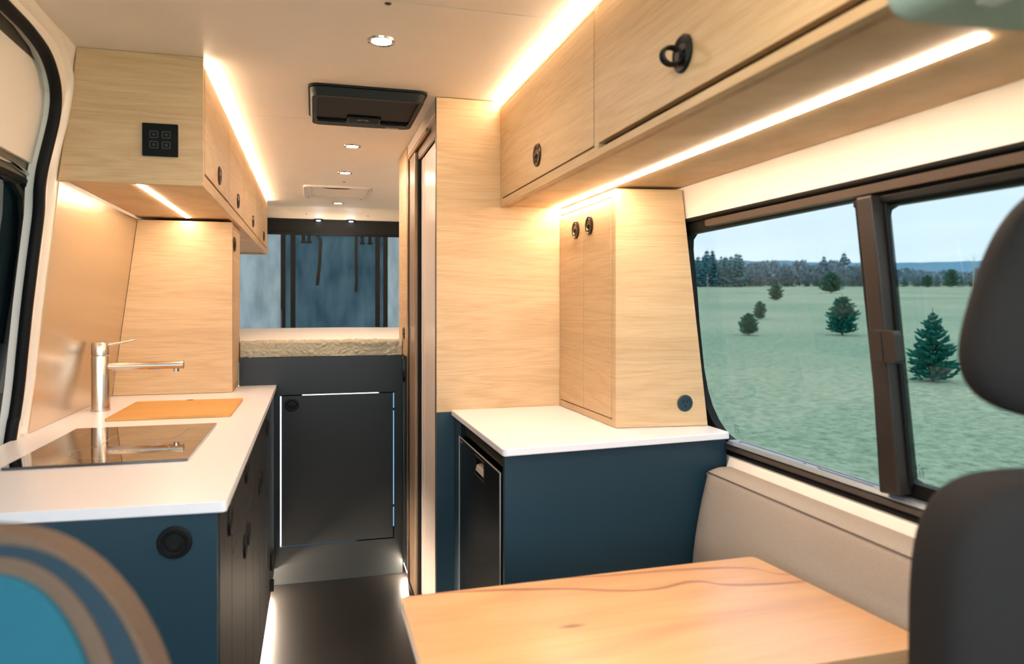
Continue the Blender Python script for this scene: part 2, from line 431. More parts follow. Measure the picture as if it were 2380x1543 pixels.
# ceiling: three lining panels with narrow joints
ceil = bpy.data.objects.new('ceiling', None); COL.objects.link(ceil); ORG[ceil] = Vector((0, 0, 0)); struct(ceil)
for a, b in ((-0.25, 1.7005), (1.7035, 2.857), (2.860, 5.40)):
    slabz('ceiling_panel', 1.97, 1.978, [rect(-0.66, 1.02, a, b)], M['cream'], ceil, bevel=0.001)
slabz('roof_skin', 1.979, 2.0, [rect(-0.70, 1.06, -0.25, 5.56)], M['paint'], ceil, bevel=0)
# rear curve of the ceiling down to the header
mb = MB(); prof = []
for i in range(9):
    t = i / 8 * math.pi / 2; prof.append((5.40 + 0.06 * math.sin(t), 1.91 + 0.06 * math.cos(t)))
prof += [(5.465, 1.885), (5.49, 1.885), (5.49, 1.978), (5.40, 1.978)]
mb.prism(lambda p, s: ((-0.66, 1.02)[s], p[0], p[1]), [prof])
hd = smooth_angle(mb.build('trim_1', M['cream'])); struct(hd)
for x in (-0.054, 0.387):
    MB().lathe([(0, .002), (.005, .0015), (.006, 0)], (x, 5.4605, 1.921), '-y', 12).build('screw', M['bronze'], hd)

# left wall with the sliding door opening
seal_c = [(2.207, 0.0), (2.207, 0.45), (2.209, .903), (2.215, .958), (2.214, 1.039), (2.200, 1.155), (2.188, 1.269), (2.181, 1.383), (2.175, 1.497), (2.158, 1.562),
          (2.156, 1.619), (2.173, 1.692), (2.186, 1.764), (2.174, 1.824), (2.132, 1.869), (2.057, 1.903), (1.953, 1.918), (1.809, 1.922), (1.2, 1.922), (0.2, 1.922)]
outer = [(0.2, 1.985), (5.50, 1.985), (5.50, 0.0)]
wl = MB().prism(fl(0.0, 0.045), [seal_c + outer]).build('wall_left', M['cream'], None, 0.0)
struct(wl)
# painted step that follows the door opening
ridge = [(2.255, .91), (2.250, 1.085), (2.235, 1.223), (2.220, 1.383), (2.205, 1.53), (2.188, 1.607), (2.200, 1.689), (2.222, 1.777), (2.222, 1.859), (2.192, 1.90), (2.151, 1.925), (2.08, 1.948), (1.893, 1.955), (1.2, 1.955)]
def strip_path(pts, wdt, o0, o1, fnx, name, m, parent=None):
    """raised band of given width along a (y,z) polyline on a slanted wall, rounded cross-section"""
    mb = MB(); seg = 6; rings = []
    for i, p in enumerate(pts):
        a = Vector(pts[max(i - 1, 0)]); b = Vector(pts[min(i + 1, len(pts) - 1)]); t = (b - a).normalized(); nrm = Vector((-t.y, t.x))
        ring = []
        for k in range(seg + 1):
            q = Vector(p) + nrm * (wdt * (k / seg - 0.5)); h = o0 + (o1 - o0) * math.sin(math.pi * k / seg)
            ring.append((fnx(q.y) + h, q.x, q.y))
        rings.append(ring)
    vs = [v for r in rings for v in r]; fs = []
    for i in range(len(pts) - 1):
        for k in range(seg):
            a = i * (seg + 1) + k; fs.append((a, a + 1, a + seg + 2, a + seg + 1))
    mb.add(vs, fs); o = mb.build(name, m, parent, 0, True); return o
def spline(pts, n=6):
    o = []
    for i in range(len(pts) - 1):
        p0 = Vector(pts[max(i - 1, 0)]); p1 = Vector(pts[i]); p2 = Vector(pts[i + 1]); p3 = Vector(pts[min(i + 2, len(pts) - 1)])
        for k in range(n):
            t = k / n
            o.append(tuple(0.5 * ((2 * p1) + (-p0 + p2) * t + (2 * p0 - 5 * p1 + 4 * p2 - p3) * t * t + (-p0 + 3 * p1 - 3 * p2 + p3) * t ** 3)))
    o.append(tuple(pts[-1])); return o
strip_path(spline(ridge), 0.036, 0.0, 0.012, XL, 'painted_flange', M['paint'], wl)
# moulded latch cover low on the flange
MB().prism(lambda p, s: (XL(p[1]) + (0.0, 0.008)[s], p[0], p[1]), [[(2.235, .93), (2.272, .94), (2.272, 1.07), (2.262, 1.085), (2.24, 1.08)]]).build('striker_cover', M['paint'], wl, 0.003)
# sliding door (closed) outside the opening
d1 = bpy.data.objects.new('door_1', None); COL.objects.link(d1); ORG[d1] = Vector((0, 0, 0)); struct(d1)
def tubepath(pts, off, r, name, m, parent, fnx, seg=12):
    return MB().tube([(fnx(z) + off, y, z) for y, z in pts], r, seg).build(name, m, parent, 0, True)
tubepath(spline([(y - 0.010 * min(1, max(0, (1.95 - z) / .12)), z - 0.012 * min(1, max(0, (z - 1.75) / .12))) for y, z in seal_c[1:]]), -0.008, 0.0145, 'door_seal', M['rubber'], d1, XL)
door_out = [(2.36, 0.0), (2.36, 1.78), (2.32, 1.9), (2.2, 1.96), (0.2, 1.96), (0.2, 0.0)]
glass_o = [(0.75, 1.10), (0.75, 1.535), (0.80, 1.585), (2.06, 1.585), (2.16, 1.575), (2.222, 1.545), (2.25, 1.49), (2.268, 1.40), (2.272, 1.28), (2.268, 1.15), (2.25, 1.02), (2.20, .97), (2.1, .95), (0.9, .95), (0.78, 1.0)]
MB().prism(fl(0.048, 0.09), [door_out, glass_o]).build('door_frame', M['olive'], d1, 0.004)
MB().prism(fl(0.070, 0.076), [glass_o]).build('door_glass', M['doorglass'], d1)
pan = spline([(0.6, 1.65), (2.10, 1.632), (2.19, 1.626), (2.222, 1.650), (2.236, 1.72), (2.240, 1.80), (2.218, 1.842), (2.15, 1.868), (2.08, 1.878), (0.6, 1.882)], 5)
dp = MB().prism(fl(0.038, 0.0475), [pan]).build('door_panel', M['cream'], d1, 0.003)
for y, z in ((2.185, 1.838), (2.205, 1.655), (1.4, 1.86)):
    MB().lathe([(0, .003), (.006, .0025), (.008, 0)], (XL(z) - 0.0375, y, z), 'x', 12).build('screw', M['bronze'], dp)
tubepath([(0.5, 1.612), (2.05, 1.612), (2.16, 1.602), (2.235, 1.578), (2.262, 1.555)], -0.046, 0.007, 'polished_ledge', M['chrome'], d1, XL)
tubepath(spline(glass_o[2:10]), -0.050, 0.009, 'glass_gasket', M['rubber'], d1, XL)

# right wall around the window
wr = MB()
wr.prism(fr(0, 0.04), [[(-0.3, 0.0), (5.50, 0.0), (5.50, 1.985), (-0.3, 1.985)], [(0.15, .836), (0.15, 1.508), (2.02, 1.508), (2.02, .836)]])
wro = wr.build('wall_right', M['cream']); struct(wro)
w1 = bpy.data.objects.new('window_1', None); COL.objects.link(w1); ORG[w1] = Vector((0, 0, 0)); struct(w1)
pane1 = [(1.252, .868), (1.80, .868), (1.835, .872), (1.876, .884), (1.915, .915), (1.945, .955), (1.962, 1.0), (1.972, 1.07), (1.970, 1.2), (1.962, 1.3), (1.958, 1.425), (1.950, 1.455), (1.925, 1.470), (1.27, 1.4745), (1.252, 1.4745)]
pane2 = [(0.30, .94), (0.33, .915), (1.165, .905), (1.19, .912), (1.205, .935), (1.203, .96), (1.185, 1.43), (1.178, 1.447), (1.16, 1.453), (0.36, 1.447), (0.30, 1.42)]
MB().prism(fr(0.012, 0.037), [[(0.151, .837), (2.019, .837), (2.019, 1.507), (0.151, 1.507)], pane1, pane2]).build('window_frame', M['black'], w1, 0.002)
MB().prism(fr(0.040, 0.044), [rect(1.19, 2.015, .85, 1.50)]).build('window_pane', M['winglass'], w1)
MB().prism(fr(0.030, 0.034), [rect(0.2, 1.225, .895, 1.47)]).build('window_pane', M['winglass'], w1)
tubepath([(0.15, 1.509), (2.0, 1.509)], 0.004, 0.007, 'upper_seal', M['rubber'], w1, XR)
MB().prism(fr(-0.012, 0.011), [rrect(0.16, 1.80, 1.478, 1.496, 0.008, 3)]).build('upper_rail', M['railbrown'], w1, 0.002)
MB().prism(fr(-0.002, 0.011), [rect(0.16, 1.24, 1.458, 1.472)]).build('upper_channel', M['black'], w1, 0.002)
# divider post, two faced
MB().prism(fr(-0.022, 0.0115), [[(1.172, .882), (1.224, .875), (1.212, 1.143), (1.207, 1.31), (1.209, 1.474), (1.168, 1.474), (1.166, 1.3), (1.169, 1.143)]]).build('divider_post', M['postbrown'], w1, 0.004)
MB().prism(fr(0.002, 0.0115), [[(1.166, .90), (1.1715, .89), (1.1675, 1.474), (1.158, 1.474)]]).build('divider_channel', M['black'], w1, 0.002)
lk = MB().prism(fr(-0.040, -0.0225), [rrect(1.124, 1.192, 1.148, 1.210, 0.008, 4)]).build('latch_block', M['postbrown'], w1, 0.005, bseg=3)
MB().prism(fr(-0.0408, -0.0402), [rect(1.157, 1.159, 1.150, 1.207)]).build('latch_groove', M['void'], lk)
# lower track
MB().prism(lambda p, s: (p[0], (0.16, 1.815)[s], p[1]), [[(1.128, .866), (1.136, .875), (1.172, .875), (1.172, .862), (1.140, .858)]]).build('lower_track', M['trackal'], w1, 0.0015)
tk = MB()
tk.box(1.158, 1.161, 1.27, 1.79, .8752, .8756); tk.box(1.142, 1.145, 1.27, 1.44, .8752, .8756)
for y in (1.775, 1.50, 1.448): tk.box(1.146, 1.149, y - .006, y + .004, .8752, .8756)
tk.build('track_slot', M['void'], w1)
MB().prism(lambda p, s: (p[0], (0.16, 1.835)[s], p[1]), [[(1.124, .850), (1.130, .862), (1.148, .857), (1.148, .846)]]).build('lower_rail', M['postbrown'], w1, 0.002)
tubepath([(0.15, .838), (2.0, .838)], 0.000, 0.008, 'lower_seal', M['rubber'], w1, XR)
MB().prism(lambda p, s: (p[0], (0.16, 1.80)[s], p[1]), [[(1.1195, .78), (1.1195, .803), (1.1295, .829), (1.142, .833), (1.146, .78)]]).build('window_sill', M['cream'], w1, 0.002)
# safety-glass marks
mk = MB()
for y0, z0 in ((1.842, .912), (1.178, .940)):
    for r_ in range(6):
        for c_ in range(3):
            if random.random() < 0.8: mk.prism(fr(0.0290 if y0 < 1.5 else 0.0390, 0.0293 if y0 < 1.5 else 0.0393), [rect(y0 - c_ * .008 - .005, y0 - c_ * .008, z0 - r_ * .0045, z0 - r_ * .0045 + .0014)])
mk.build('etched_mark', M['black'], w1)

# cab end (behind the camera): low wall, windscreen pillars, roof
struct(MB().box(-0.95, 1.3, -1.36, -1.30, 0, 0.95).build('wall_front', M['black']))
struct(MB().prism(lambda p, s: ((-1.0, -0.95)[s], p[0], p[1]), [[(-1.3, 0), (.2, 0), (.2, 1.0), (-1.3, 1.0)]]).build('trim_2', M['black']))
struct(MB().prism(lambda p, s: ((1.2, 1.25)[s], p[0], p[1]), [[(-1.3, 0), (-.31, 0), (-.31, 1.0), (-1.3, 1.0)]]).build('trim_3', M['black']))
struct(MB().box(-0.95, 1.25, -1.2, -0.252, 1.76, 1.80).build('trim_4', M['cream']))

# rear end: frame of the rear doorway
mb = MB()
mb.prism(fy(5.50, 5.53), [rect(-1.0, 1.3, 0.0, 2.0), rect(-0.68, 1.03, 0.02, 1.86)])
struct(mb.build('wall_back', M['black']))

# ================================================================== latch (shared mesh, one object per door)
def latch_mesh(popped=False):
    mb = MB()
    mb.lathe([(.031, 0), (.031, .003), (.0285, .0055), (.025, .0058), (.0235, .0035), (.022, .0035), (.0205, .0055), (.019, .0052), (.0175, .001), (.0175, -.0005)], seg=36)
    mb.lathe([(.0176, .0012), (.0, .0010)], seg=24, mi=1)
    # cupped thumb plate covering the upper part, pointed below
    pts = [(0.0165 * math.cos(t), 0.0165 * math.sin(t)) for t in [math.radians(a) for a in range(-10, 191, 12)]] + [(-.012, -.002), (0, .004), (.012, -.002)]
    mb.prism(lambda p, s: (p[0], p[1], (.0014, .0042)[s]), [pts])
    # small hook ring inside
    mb.tube([(0.011 * math.cos(t), -0.003 + 0.011 * math.sin(t), .004) for t in [math.radians(a) for a in range(180, 361, 15)]], .0012, 6)
    if popped:
        ring = [(0.0, -0.006 + 0.014 * math.cos(t), .022 + 0.016 * math.sin(t)) for t in [2 * math.pi * i / 20 for i in range(21)]]
        for off in (-.004, 0, .004): mb.tube([(p[0] + off, p[1], p[2]) for p in ring], .0032, 8, cap=False)
        mb.tube([(0, -0.006, .001), (0, -0.006, .012)], .008, 12)
    me = bpy.data.meshes.new('latch'); me.from_pydata([tuple(v) for v in mb.v], [], mb.f)
    bm = bmesh.new(); bm.from_mesh(me); bmesh.ops.recalc_face_normals(bm, faces=bm.faces); bm.to_mesh(me); bm.free()
    for p, i in zip(me.polygons, mb.mi): p.material_index = i
    for p in me.polygons: p.use_smooth = True
    try: me.set_sharp_from_angle(angle=math.radians(40))
    except Exception: pass
    me.materials.append(M['bronze'] if not popped else M['black']); me.materials.append(M['void'])
    return me
LATCH = latch_mesh(); LATCHP = latch_mesh(True)
LATCHB = LATCH.copy(); LATCHB.materials[0] = M['black']
NRM = {'-x': Matrix(((0, 0, -1), (-1, 0, 0), (0, 1, 0))), '+x': Matrix(((0, 0, 1), (1, 0, 0), (0, 1, 0))), '-y': Matrix(((1, 0, 0), (0, 0, -1), (0, 1, 0)))}
def latch(parent, pos, nrm, me=None, scale=1.0, spin=0):
    o = bpy.data.objects.new('latch', me or LATCH); COL.objects.link(o)
    o.parent = parent; o.location = Vector(pos) - ORG[parent]
    o.rotation_euler = (NRM[nrm] @ Matrix.Rotation(spin, 3, 'Z')).to_euler(); o.scale = (scale,) * 3
    return o

# ================================================================== LEFT KITCHEN
kb = thing('kitchen_base_cabinet', (-0.45, 2.4, 0), 'long dark slate base cabinet under the left white countertop', 'cabinet')
MB().prism(fy(1.425, 1.443), [[(-0.815, .07), (-0.172, .07), (-0.172, .879), (XL(.88) + .004, .879), (XL(.3) + .004, .3)]]).build('end_panel', M['slate'], kb, 0.001)
latch(kb, (-0.244, 1.4245, .829), '-y', LATCHB, 0.96)
fl_l = [rect(1.443, 3.38, .07, .879)]
ld = [(1.449, 1.655, .10, .868, (1.599, .811)), (1.661, 2.222, .722, .868, (1.985, .826)), (1.661, 1.985, .10, .716, (1.938, .650)), (1.991, 2.222, .10, .716, (2.038, .650)),
      (2.228, 2.50, .10, .868, (2.449, .681)), (2.506, 2.80, .10, .868, (2.548, .681)), (2.806, 3.36, .10, .868, (2.86, .80))]
holes = [rect(a - .002, b + .002, c - .002, d + .002) for a, b, c, d, _ in ld]
slabx('face_frame', -0.190, -0.1722, fl_l + holes, M['char'], kb)
slabx('carcass', -0.70, -0.192, [rect(1.445, 3.38, .07, .878)], M['void'], kb, 0)
for i, (a, b, c, d, lp) in enumerate(ld):
    o = slabx('drawer_front' if i == 1 else 'door', -0.188, -0.1705, [rect(a, b, c, d)], M['char'], kb, 0.001)
    latch(o, (-0.1702, lp[0], lp[1]), '+x', LATCHB)
slabx('toe_kick', -0.235, -0.225, [rect(1.445, 3.38, 0.001, .069)], M['char'], kb, 0)
# small hinge and catch at the far end of the run
MB().box(-0.171, -0.160, 3.05, 3.075, .19, .26).build('hinge', M['black'], kb, 0.002)
MB().box(-0.171, -0.156, 3.04, 3.07, .11, .15).build('door_catch', M['black'], kb, 0.002)
tt = thing('toe_kick_light', (-0.19, 2.4, 0.06), 'warm light tape under the left base cabinet, glowing on the floor', 'light')
MB().box(-0.200, -0.188, 1.50, 3.34, .058, .066).build('light_tape', M['toe'], tt)
MB().box(-0.202, -0.186, 1.49, 3.35, .0665, .0695).build('tape_channel', M['white'], tt)

lc = thing('kitchen_countertop', (-0.45, 2.4, 0.88), 'long white countertop of the left kitchen run with steel tap', 'countertop')
MB().prism(fz(0.880, 0.900), [[(-0.775, 1.455), (-0.40, 1.426)] + [(-0.165 + .010 * math.sin(t), 1.424 - .010 * math.cos(t) ) for t in [0, .4, .8, 1.2, 1.57]] + [(-0.1625, 3.399), (-0.769, 3.399)]]).build('slab', M['quartz'], lc, 0.003, bseg=3)

# induction hob
hob = thing('induction_hob', (-0.46, 2.06, 0.9), 'black glass two-zone hob set in the white countertop', 'hob')
MB().prism(fz(0.9005, 0.9062), [rrect(-0.655, -0.281, 1.798, 2.318, 0.006, 3)]).build('glass_top', M['blackglass'], hob, 0.0015)
pr = MB(); zz = 0.9068
def flatline(pts, wd=0.0011, closed=False):
    pts = [Vector(p) for p in pts]; n = len(pts)
    for i in range(n if closed else n - 1):
        a = pts[i]; b = pts[(i + 1) % n]; d = (b - a).normalized(); q = Vector((-d.y, d.x)) * wd / 2
        pr.add([(a.x - q.x, a.y - q.y, zz), (b.x - q.x, b.y - q.y, zz), (b.x + q.x, b.y + q.y, zz), (a.x + q.x, a.y + q.y, zz)], [(0, 1, 2, 3)])
cx, cy = -0.452, 1.935
arc = [(cx + .108 * math.cos(t), cy + .088 * math.sin(t)) for t in [math.radians(a) for a in range(125, 415, 8)]]
def zone(*segs):
    global pr
    pr = MB()
    for sg_ in segs: flatline(*sg_)
    pr.build('printed_zone', M['print'], hob)
zone((arc + [(-0.352, 2.12), (-0.348, 2.235), (-0.362, 2.25), (-0.445, 2.25), (-0.485, 2.235), (-0.52, 2.13)], 0.0011, True))
zone(([(cx + .022 * math.cos(t), cy + .016 * math.sin(t)) for t in [2 * math.pi * i / 18 for i in range(18)]], 0.001, True))
zone(([(cx + .012 * math.cos(t), cy + .009 * math.sin(t)) for t in [2 * math.pi * i / 14 for i in range(14)]], 0.001, True))
zone(([(-0.61, 2.17), (-0.60, 2.24)],)); zone(([(-0.53, 2.0), (-0.455, 2.04), (-0.40, 2.045)],))
for k in range(6): zone(([(-0.468 + k * .012, 2.205), (-0.461 + k * .012, 2.205)], 0.002))

bd = thing('cutting_board', (-0.44, 2.68, 0.9), 'honey-coloured bamboo board covering the sink beside the tap', 'board')
MB().prism(fz(0.9003, 0.9085), [rrect(-0.622, -0.258, 2.470, 2.888, 0.006, 3)]).build('board', M['bamboo'], bd, 0.002)
MB().prism(fz(0.9087, 0.9092), [[(-0.44 + .012 * math.cos(t), 2.876 + .008 * math.sin(t)) for t in [2 * math.pi * i / 16 for i in range(16)]]]).build('finger_hole', M['void'], bd)

tp = thing('kitchen_tap', (-0.700, 2.735, 0.9), 'brushed steel single-lever tap on the white countertop', 'tap')
tx, ty = -0.700, 2.735
o = MB().lathe([(0, 0), (.0300, 0), (.0300, .003), (.0285, .0035), (.0285, .178), (.0265, .1835), (.0265, .186)], (tx, ty, .9006), seg=40).build('tap_body', M['steel'], tp); smooth_angle(o)
o = MB().lathe([(.0262, .186), (.0285, .189), (.0285, .229), (.0265, .232), (0, .232)], (tx, ty, .9), seg=40).build('tap_cap', M['steel'], tp); smooth_angle(o)
MB().tube([(tx + .020, ty - .003, 1.122), (tx + .060, ty - .006, 1.129), (tx + .108, ty - .009, 1.138)], [.0048, .0042, .0036], 14).build('lever', M['steel'], tp, 0, False)
sp_ = MB().tube([(tx + .018, ty, 1.049), (tx + .060, ty - .002, 1.049), (tx + .262, ty - .010, 1.051)], .0135, 24).build('spout', M['steel'], tp); smooth_angle(sp_)
smooth_angle(MB().lathe([(0, -.006), (.009, -.006), (.010, 0), (.010, .006), (0, .006)], (tx + .238, ty - .009, 1.034), seg=20).build('aerator', M['chrome'], sp_))
MB().box(tx + .15, tx + .19, ty - .012, ty - .002, 1.0345, 1.0375).build('switch', M['steel'], sp_, .001)

# satin steel splashback on the slanted wall
sb = thing('splashback', (-0.73, 2.7, 0.9), 'satin steel splashback sheet behind the tap', 'splashback')
MB().prism(lambda p, s: (XL(p[1]) + (0.0005, 0.003)[s], p[0], p[1]), [[(2.296, .9012), (3.154, .9012), (3.154, 1.599), (2.249, 1.599)]]).build('steel_sheet', M['splash'], sb)

# tall cabinet standing on the counter
tl = thing('counter_larder_cabinet', (-0.54, 3.3, 0.9), 'narrow oak cabinet standing on the far end of the left countertop', 'cabinet')
MB().prism(fy(3.156, 3.174), [[(XL(.9) + .004, .9012), (-0.3235, .9012), (-0.3235, 1.598), (XL(1.598) + .004, 1.598)]]).build('end_panel', M['oak'], tl, 0.0008)
slabx('face_frame', -0.341, -0.3233, [rect(3.1745, 3.465, .9012, 1.598), rect(3.183, 3.458, .925, 1.578)], M['oak_edge'], tl)
slabx('carcass', -0.64, -0.342, [rect(3.175, 3.465, .903, 1.597)], M['void'], tl, 0)
o = slabx('door', -0.339, -0.3225, [rect(3.1855, 3.4555, .9275, 1.5755)], M['oak'], tl)
latch(o, (-0.322, 3.21, 1.512), '+x', None)

# left overhead cabinet run
XF = -0.307
lo = thing('left_overhead_cabinet', (-0.45, 3.6, 1.6), 'oak overhead cabinet run above the kitchen with black touch switch on its end', 'cabinet')
MB().prism(fy(2.230, 2.248), [[(XL(1.6) + .004, 1.6), (XF, 1.6), (XF, 1.969), (XL(1.969) + .004, 1.969)]]).build('end_panel', M['oak'], lo, 0.0008)
doors = [(2.262, 2.872, 2.578), (2.882, 3.470, 3.185), (3.480, 4.232, 3.945), (4.242, 5.14, 4.77)]
slabx('face_frame', XF - .018, XF - .0003, [rect(2.2485, 5.16, 1.6, 1.952)] + [rect(a - .003, b + .003, 1.635, 1.944) for a, b, _ in doors], M['oak'], lo)
for a, b, ly in doors:
    o = slabx('door', XF - .016, XF + .0012, [rect(a, b, 1.641, 1.9415)], M['oak'], lo)
    latch(o, (XF + .0015, ly, 1.690), '+x', None)
MB().prism(lambda p, s: (p[0], (2.2485, 5.16)[s], p[1]), [[(XL(1.612) + .004, 1.611), (XF - .020, 1.611), (XF - .020, 1.626), (XL(1.626) + .004, 1.626)]]).build('bottom_panel', M['oak'], lo)
MB().prism(lambda p, s: (p[0], (2.25, 5.155)[s], p[1]), [[(XL(1.63) + .006, 1.627), (XF - .022, 1.627), (XF - .022, 1.95), (XL(1.95) + .006, 1.95)]]).build('carcass', M['void'], lo)
MB().prism(fy(5.161, 5.175), [[(XL(1.6) + .004, 1.6), (XF, 1.6), (XF, 1.952), (XL(1.952) + .004, 1.952)]]).build('far_end_panel', M['oak'], lo)
def cove(name, x0, x1, y0, y1, label):
    t = thing(name, ((x0 + x1) / 2, (y0 + y1) / 2, 1.955), label, 'light', None)
    MB().box(x0, x1, y0, y1, 1.9545, 1.9665).build('light_tape', M['cove'], t)
    MB().box(x0, x1, y0, y1, 1.9668, 1.9695).build('tape_channel', M['white'], t)
cove('cove_light', XF - .014, XF - .002, 2.252, 3.555, 'nearer warm light tape along the ceiling over the left overhead cabinet')
cove('cove_light', XF - .014, XF - .002, 3.570, 5.155, 'farther warm light tape along the ceiling over the left overhead cabinet')
ut = thing('under_cabinet_light', (-0.49, 2.7, 1.6), 'short warm light tape under the left overhead cabinet above the tap', 'light')
MB().box(-0.498, -0.484, 2.275, 3.150, 1.6085, 1.6105).build('light_tape', M['task'], ut)
sw = thing('touch_switch', (-0.4185, 2.226, 1.724), 'square black glass switch plate with four power buttons on the oak end panel', 'switch')
slaby('plate', 2.2215, 2.2295, [rrect(-0.4645, -0.3725, 1.6785, 1.7705, .002, 2)], M['blackglass2'], sw, 0.001)
for cx_ in (-0.4345, -0.4025):
    for cz_ in (1.739, 1.710):
        mb = MB()
        mb.prism(fy(2.2209, 2.2214), [rrect(cx_ - .0105, cx_ + .0105, cz_ - .0095, cz_ + .0095, .002, 2), rrect(cx_ - .0096, cx_ + .0096, cz_ - .0086, cz_ + .0086, .0016, 2)])
        n = 12; arcp = [math.radians(125 + 290 * i / n) for i in range(n + 1)]
        mb.prism(fy(2.2209, 2.2214), [[(cx_ + .0035 * math.cos(t), cz_ + .0035 * math.sin(t)) for t in arcp] + [(cx_ + .0027 * math.cos(t), cz_ + .0027 * math.sin(t)) for t in reversed(arcp)]])
        mb.box(cx_ - .0004, cx_ + .0004, 2.2209, 2.2214, cz_ + .0005, cz_ + .0045)
        mb.build('power_button', M['printdim'], sw)

# ================================================================== REAR: bed, garage face, curtain
bf = thing('bed_base', (0.05, 3.4, 0), 'charcoal bed base front with a lit access door outline', 'bed base')
slaby('front_panel', 3.400, 3.418, [[(-0.75, .001), (0.4005, .001), (0.4005, 1.022), (-0.3205, 1.022), (-0.3205, .878), (-0.75, .878)], rect(-0.148, 0.362, .168, .853)], M['char'], bf, 0.0005)
gd = slaby('access_door', 3.400, 3.418, [rect(-0.1415, 0.3565, .1735, .8475)], M['char'], bf, 0.0005)
latch(gd, (-0.097, 3.3998, .808), '-y', LATCHB)
MB().prism(fz(1.003, 1.021), [[(-0.3205, 3.4185), (1.09, 3.4185), (1.09, 5.44), (-0.75, 5.44), (-0.75, 3.47), (-0.3205, 3.47)]]).build('bed_platform', M['oak'], bf)
MB().box(0.4025, 1.09, 3.57, 3.59, 0.0, 1.0).build('side_support', M['char'], bf)
gl = thing('added_gap_glow', (0.1, 3.43, 0.2), 'added glow strips standing in for daylight leaking through the access door gap', 'light')
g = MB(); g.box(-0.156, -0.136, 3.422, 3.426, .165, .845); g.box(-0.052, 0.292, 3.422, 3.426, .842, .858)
g.build('light_tape', M['garage'], gl)  # glow strips added behind the gap, standing in for leaking daylight
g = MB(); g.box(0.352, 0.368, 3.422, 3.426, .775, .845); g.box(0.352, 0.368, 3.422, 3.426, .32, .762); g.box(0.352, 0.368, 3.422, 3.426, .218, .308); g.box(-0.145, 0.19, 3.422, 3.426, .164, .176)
g.build('dim_gap_glow', M['garagedim'], gl)  # fainter strips, likewise added in place of daylight

g = MB().prism(fy(3.4275, 3.430), [rect(-0.165, 0.378, .150, .870), rect(-0.125, 0.340, .192, .830)])
g.build('gap_light_block', M['void'], bf)  # unseen black ring added behind the gap to block outside light
bed = thing('mattress', (0.15, 4.4, 1.022), 'thin mattress with white sheet and sage quilted side at the rear', 'mattress')
MB().prism(fz(1.0225, 1.086), [[(-0.318, 3.435), (0.399, 3.435), (0.399, 3.572), (1.03, 3.572), (1.03, 5.43), (-0.735, 5.43), (-0.735, 3.475), (-0.318, 3.475)]]).build('mattress_core', M['sheet'], bed, 0.01)
def grid(nx, ny, fn): 
    vs = [fn(i / nx, j / ny) for j in range(ny + 1) for i in range(nx + 1)]
    fs = [(j * (nx + 1) + i, j * (nx + 1) + i + 1, (j + 1) * (nx + 1) + i + 1, (j + 1) * (nx + 1) + i) for j in range(ny) for i in range(nx)]
    return vs, fs
def qf(u, v):
    x = -0.318 + u * 0.718
    L = 0.065; R = 0.014
    d = v * (L + 0.03 + 0.02)
    n = noise.noise(Vector((x * 9, d * 14, 0))) * 0.006 + abs(noise.noise(Vector((x * 34, d * 55, 3)))) * 0.011 + noise.noise(Vector((x * 70, d * 90, 8))) * 0.0022
    n += 0.003 * math.sin((d * 40 + x * 12 + 2 * noise.noise(Vector((x * 2, 0, 0)))) )
    if d < 0.058: return (x, 3.420 - n, 1.0235 + d)
    a = min(1, (d - 0.058) / 0.022) * math.pi / 2
    y = 3.420 + R * (1 - math.cos(a)) ; z = 1.0815 + R * math.sin(a)
    if d > 0.080: y += (d - 0.080) * 1.3
    return (x, y - n * math.cos(a), z + n * 0.5 * math.sin(a))
vs, fs = grid(260, 40, qf); mb = MB(); mb.add(vs, fs); q = mb.build('quilt', M['quilt'], bed, 0, True)
so = q.modifiers.new('solid', 'SOLIDIFY'); so.thickness = 0.004; so.offset = -1
def sf(u, v):
    x = -0.735 + u * 1.765; y = 3.448 + v * 1.975
    if y < 3.575: x = min(x, .398)
    if y < 3.475: x = max(x, -.317)
    return (x, y, 1.0935 + noise.noise(Vector((x * 3, y * 3, 1))) * 0.0045)
vs, fs = grid(60, 60, sf); mb = MB(); mb.add(vs, fs); sh_ = mb.build('sheet', M['sheet'], bed, 0, True)
so = sh_.modifiers.new('solid', 'SOLIDIFY'); so.thickness = 0.004; so.offset = -1

cu = thing('rear_screen_curtain', (0.15, 5.47, 1.03), 'blue-grey cloth screen with mesh centre and black zips at the rear doors', 'curtain')
def cloth(name, x0, x1, z0, z1, m, amp, freq, yb=5.478, seed=0.0, nx=60, nz_=50):
    def f(u, v):
        x = x0 + u * (x1 - x0); z = z0 + v * (z1 - z0)
        y = yb + amp * noise.noise(Vector((x * freq + z * 2.2, z * freq * 0.45, seed))) + amp * .4 * noise.noise(Vector((x * freq * 3, z * freq * .8, seed + 4)))
        return (x, y, z)
    vs, fs = grid(nx, nz_, f); mb = MB(); mb.add(vs, fs); return mb.build(name, m, cu, 0, True)
cloth('side_cloth', -0.70, -0.222, .98, 1.80, M['curtain'], .034, 5, seed=1)
cloth('side_cloth', 0.520, 1.03, .98, 1.80, M['curtain'], .034, 5, seed=9)
cloth('mesh_panel', -0.2215, 0.5195, .98, 1.80, M['mesh'], .016, 6, seed=5, nx=90)
for x0, x1 in ((-0.232, -0.198), (-0.165, -0.130), (0.440, 0.474), (0.498, 0.532)):
    MB().box(x0, x1, 5.452, 5.456, 1.03, 1.775).build('zip_band', M['strap'], cu)
MB().box(-0.66, 1.0, 5.456, 5.462, 1.775, 1.8845).build('top_band', M['strap'], cu)
MB().box(-0.66, 1.0, 5.449, 5.4555, 1.765, 1.785).build('top_hem', M['black'], cu, .002)
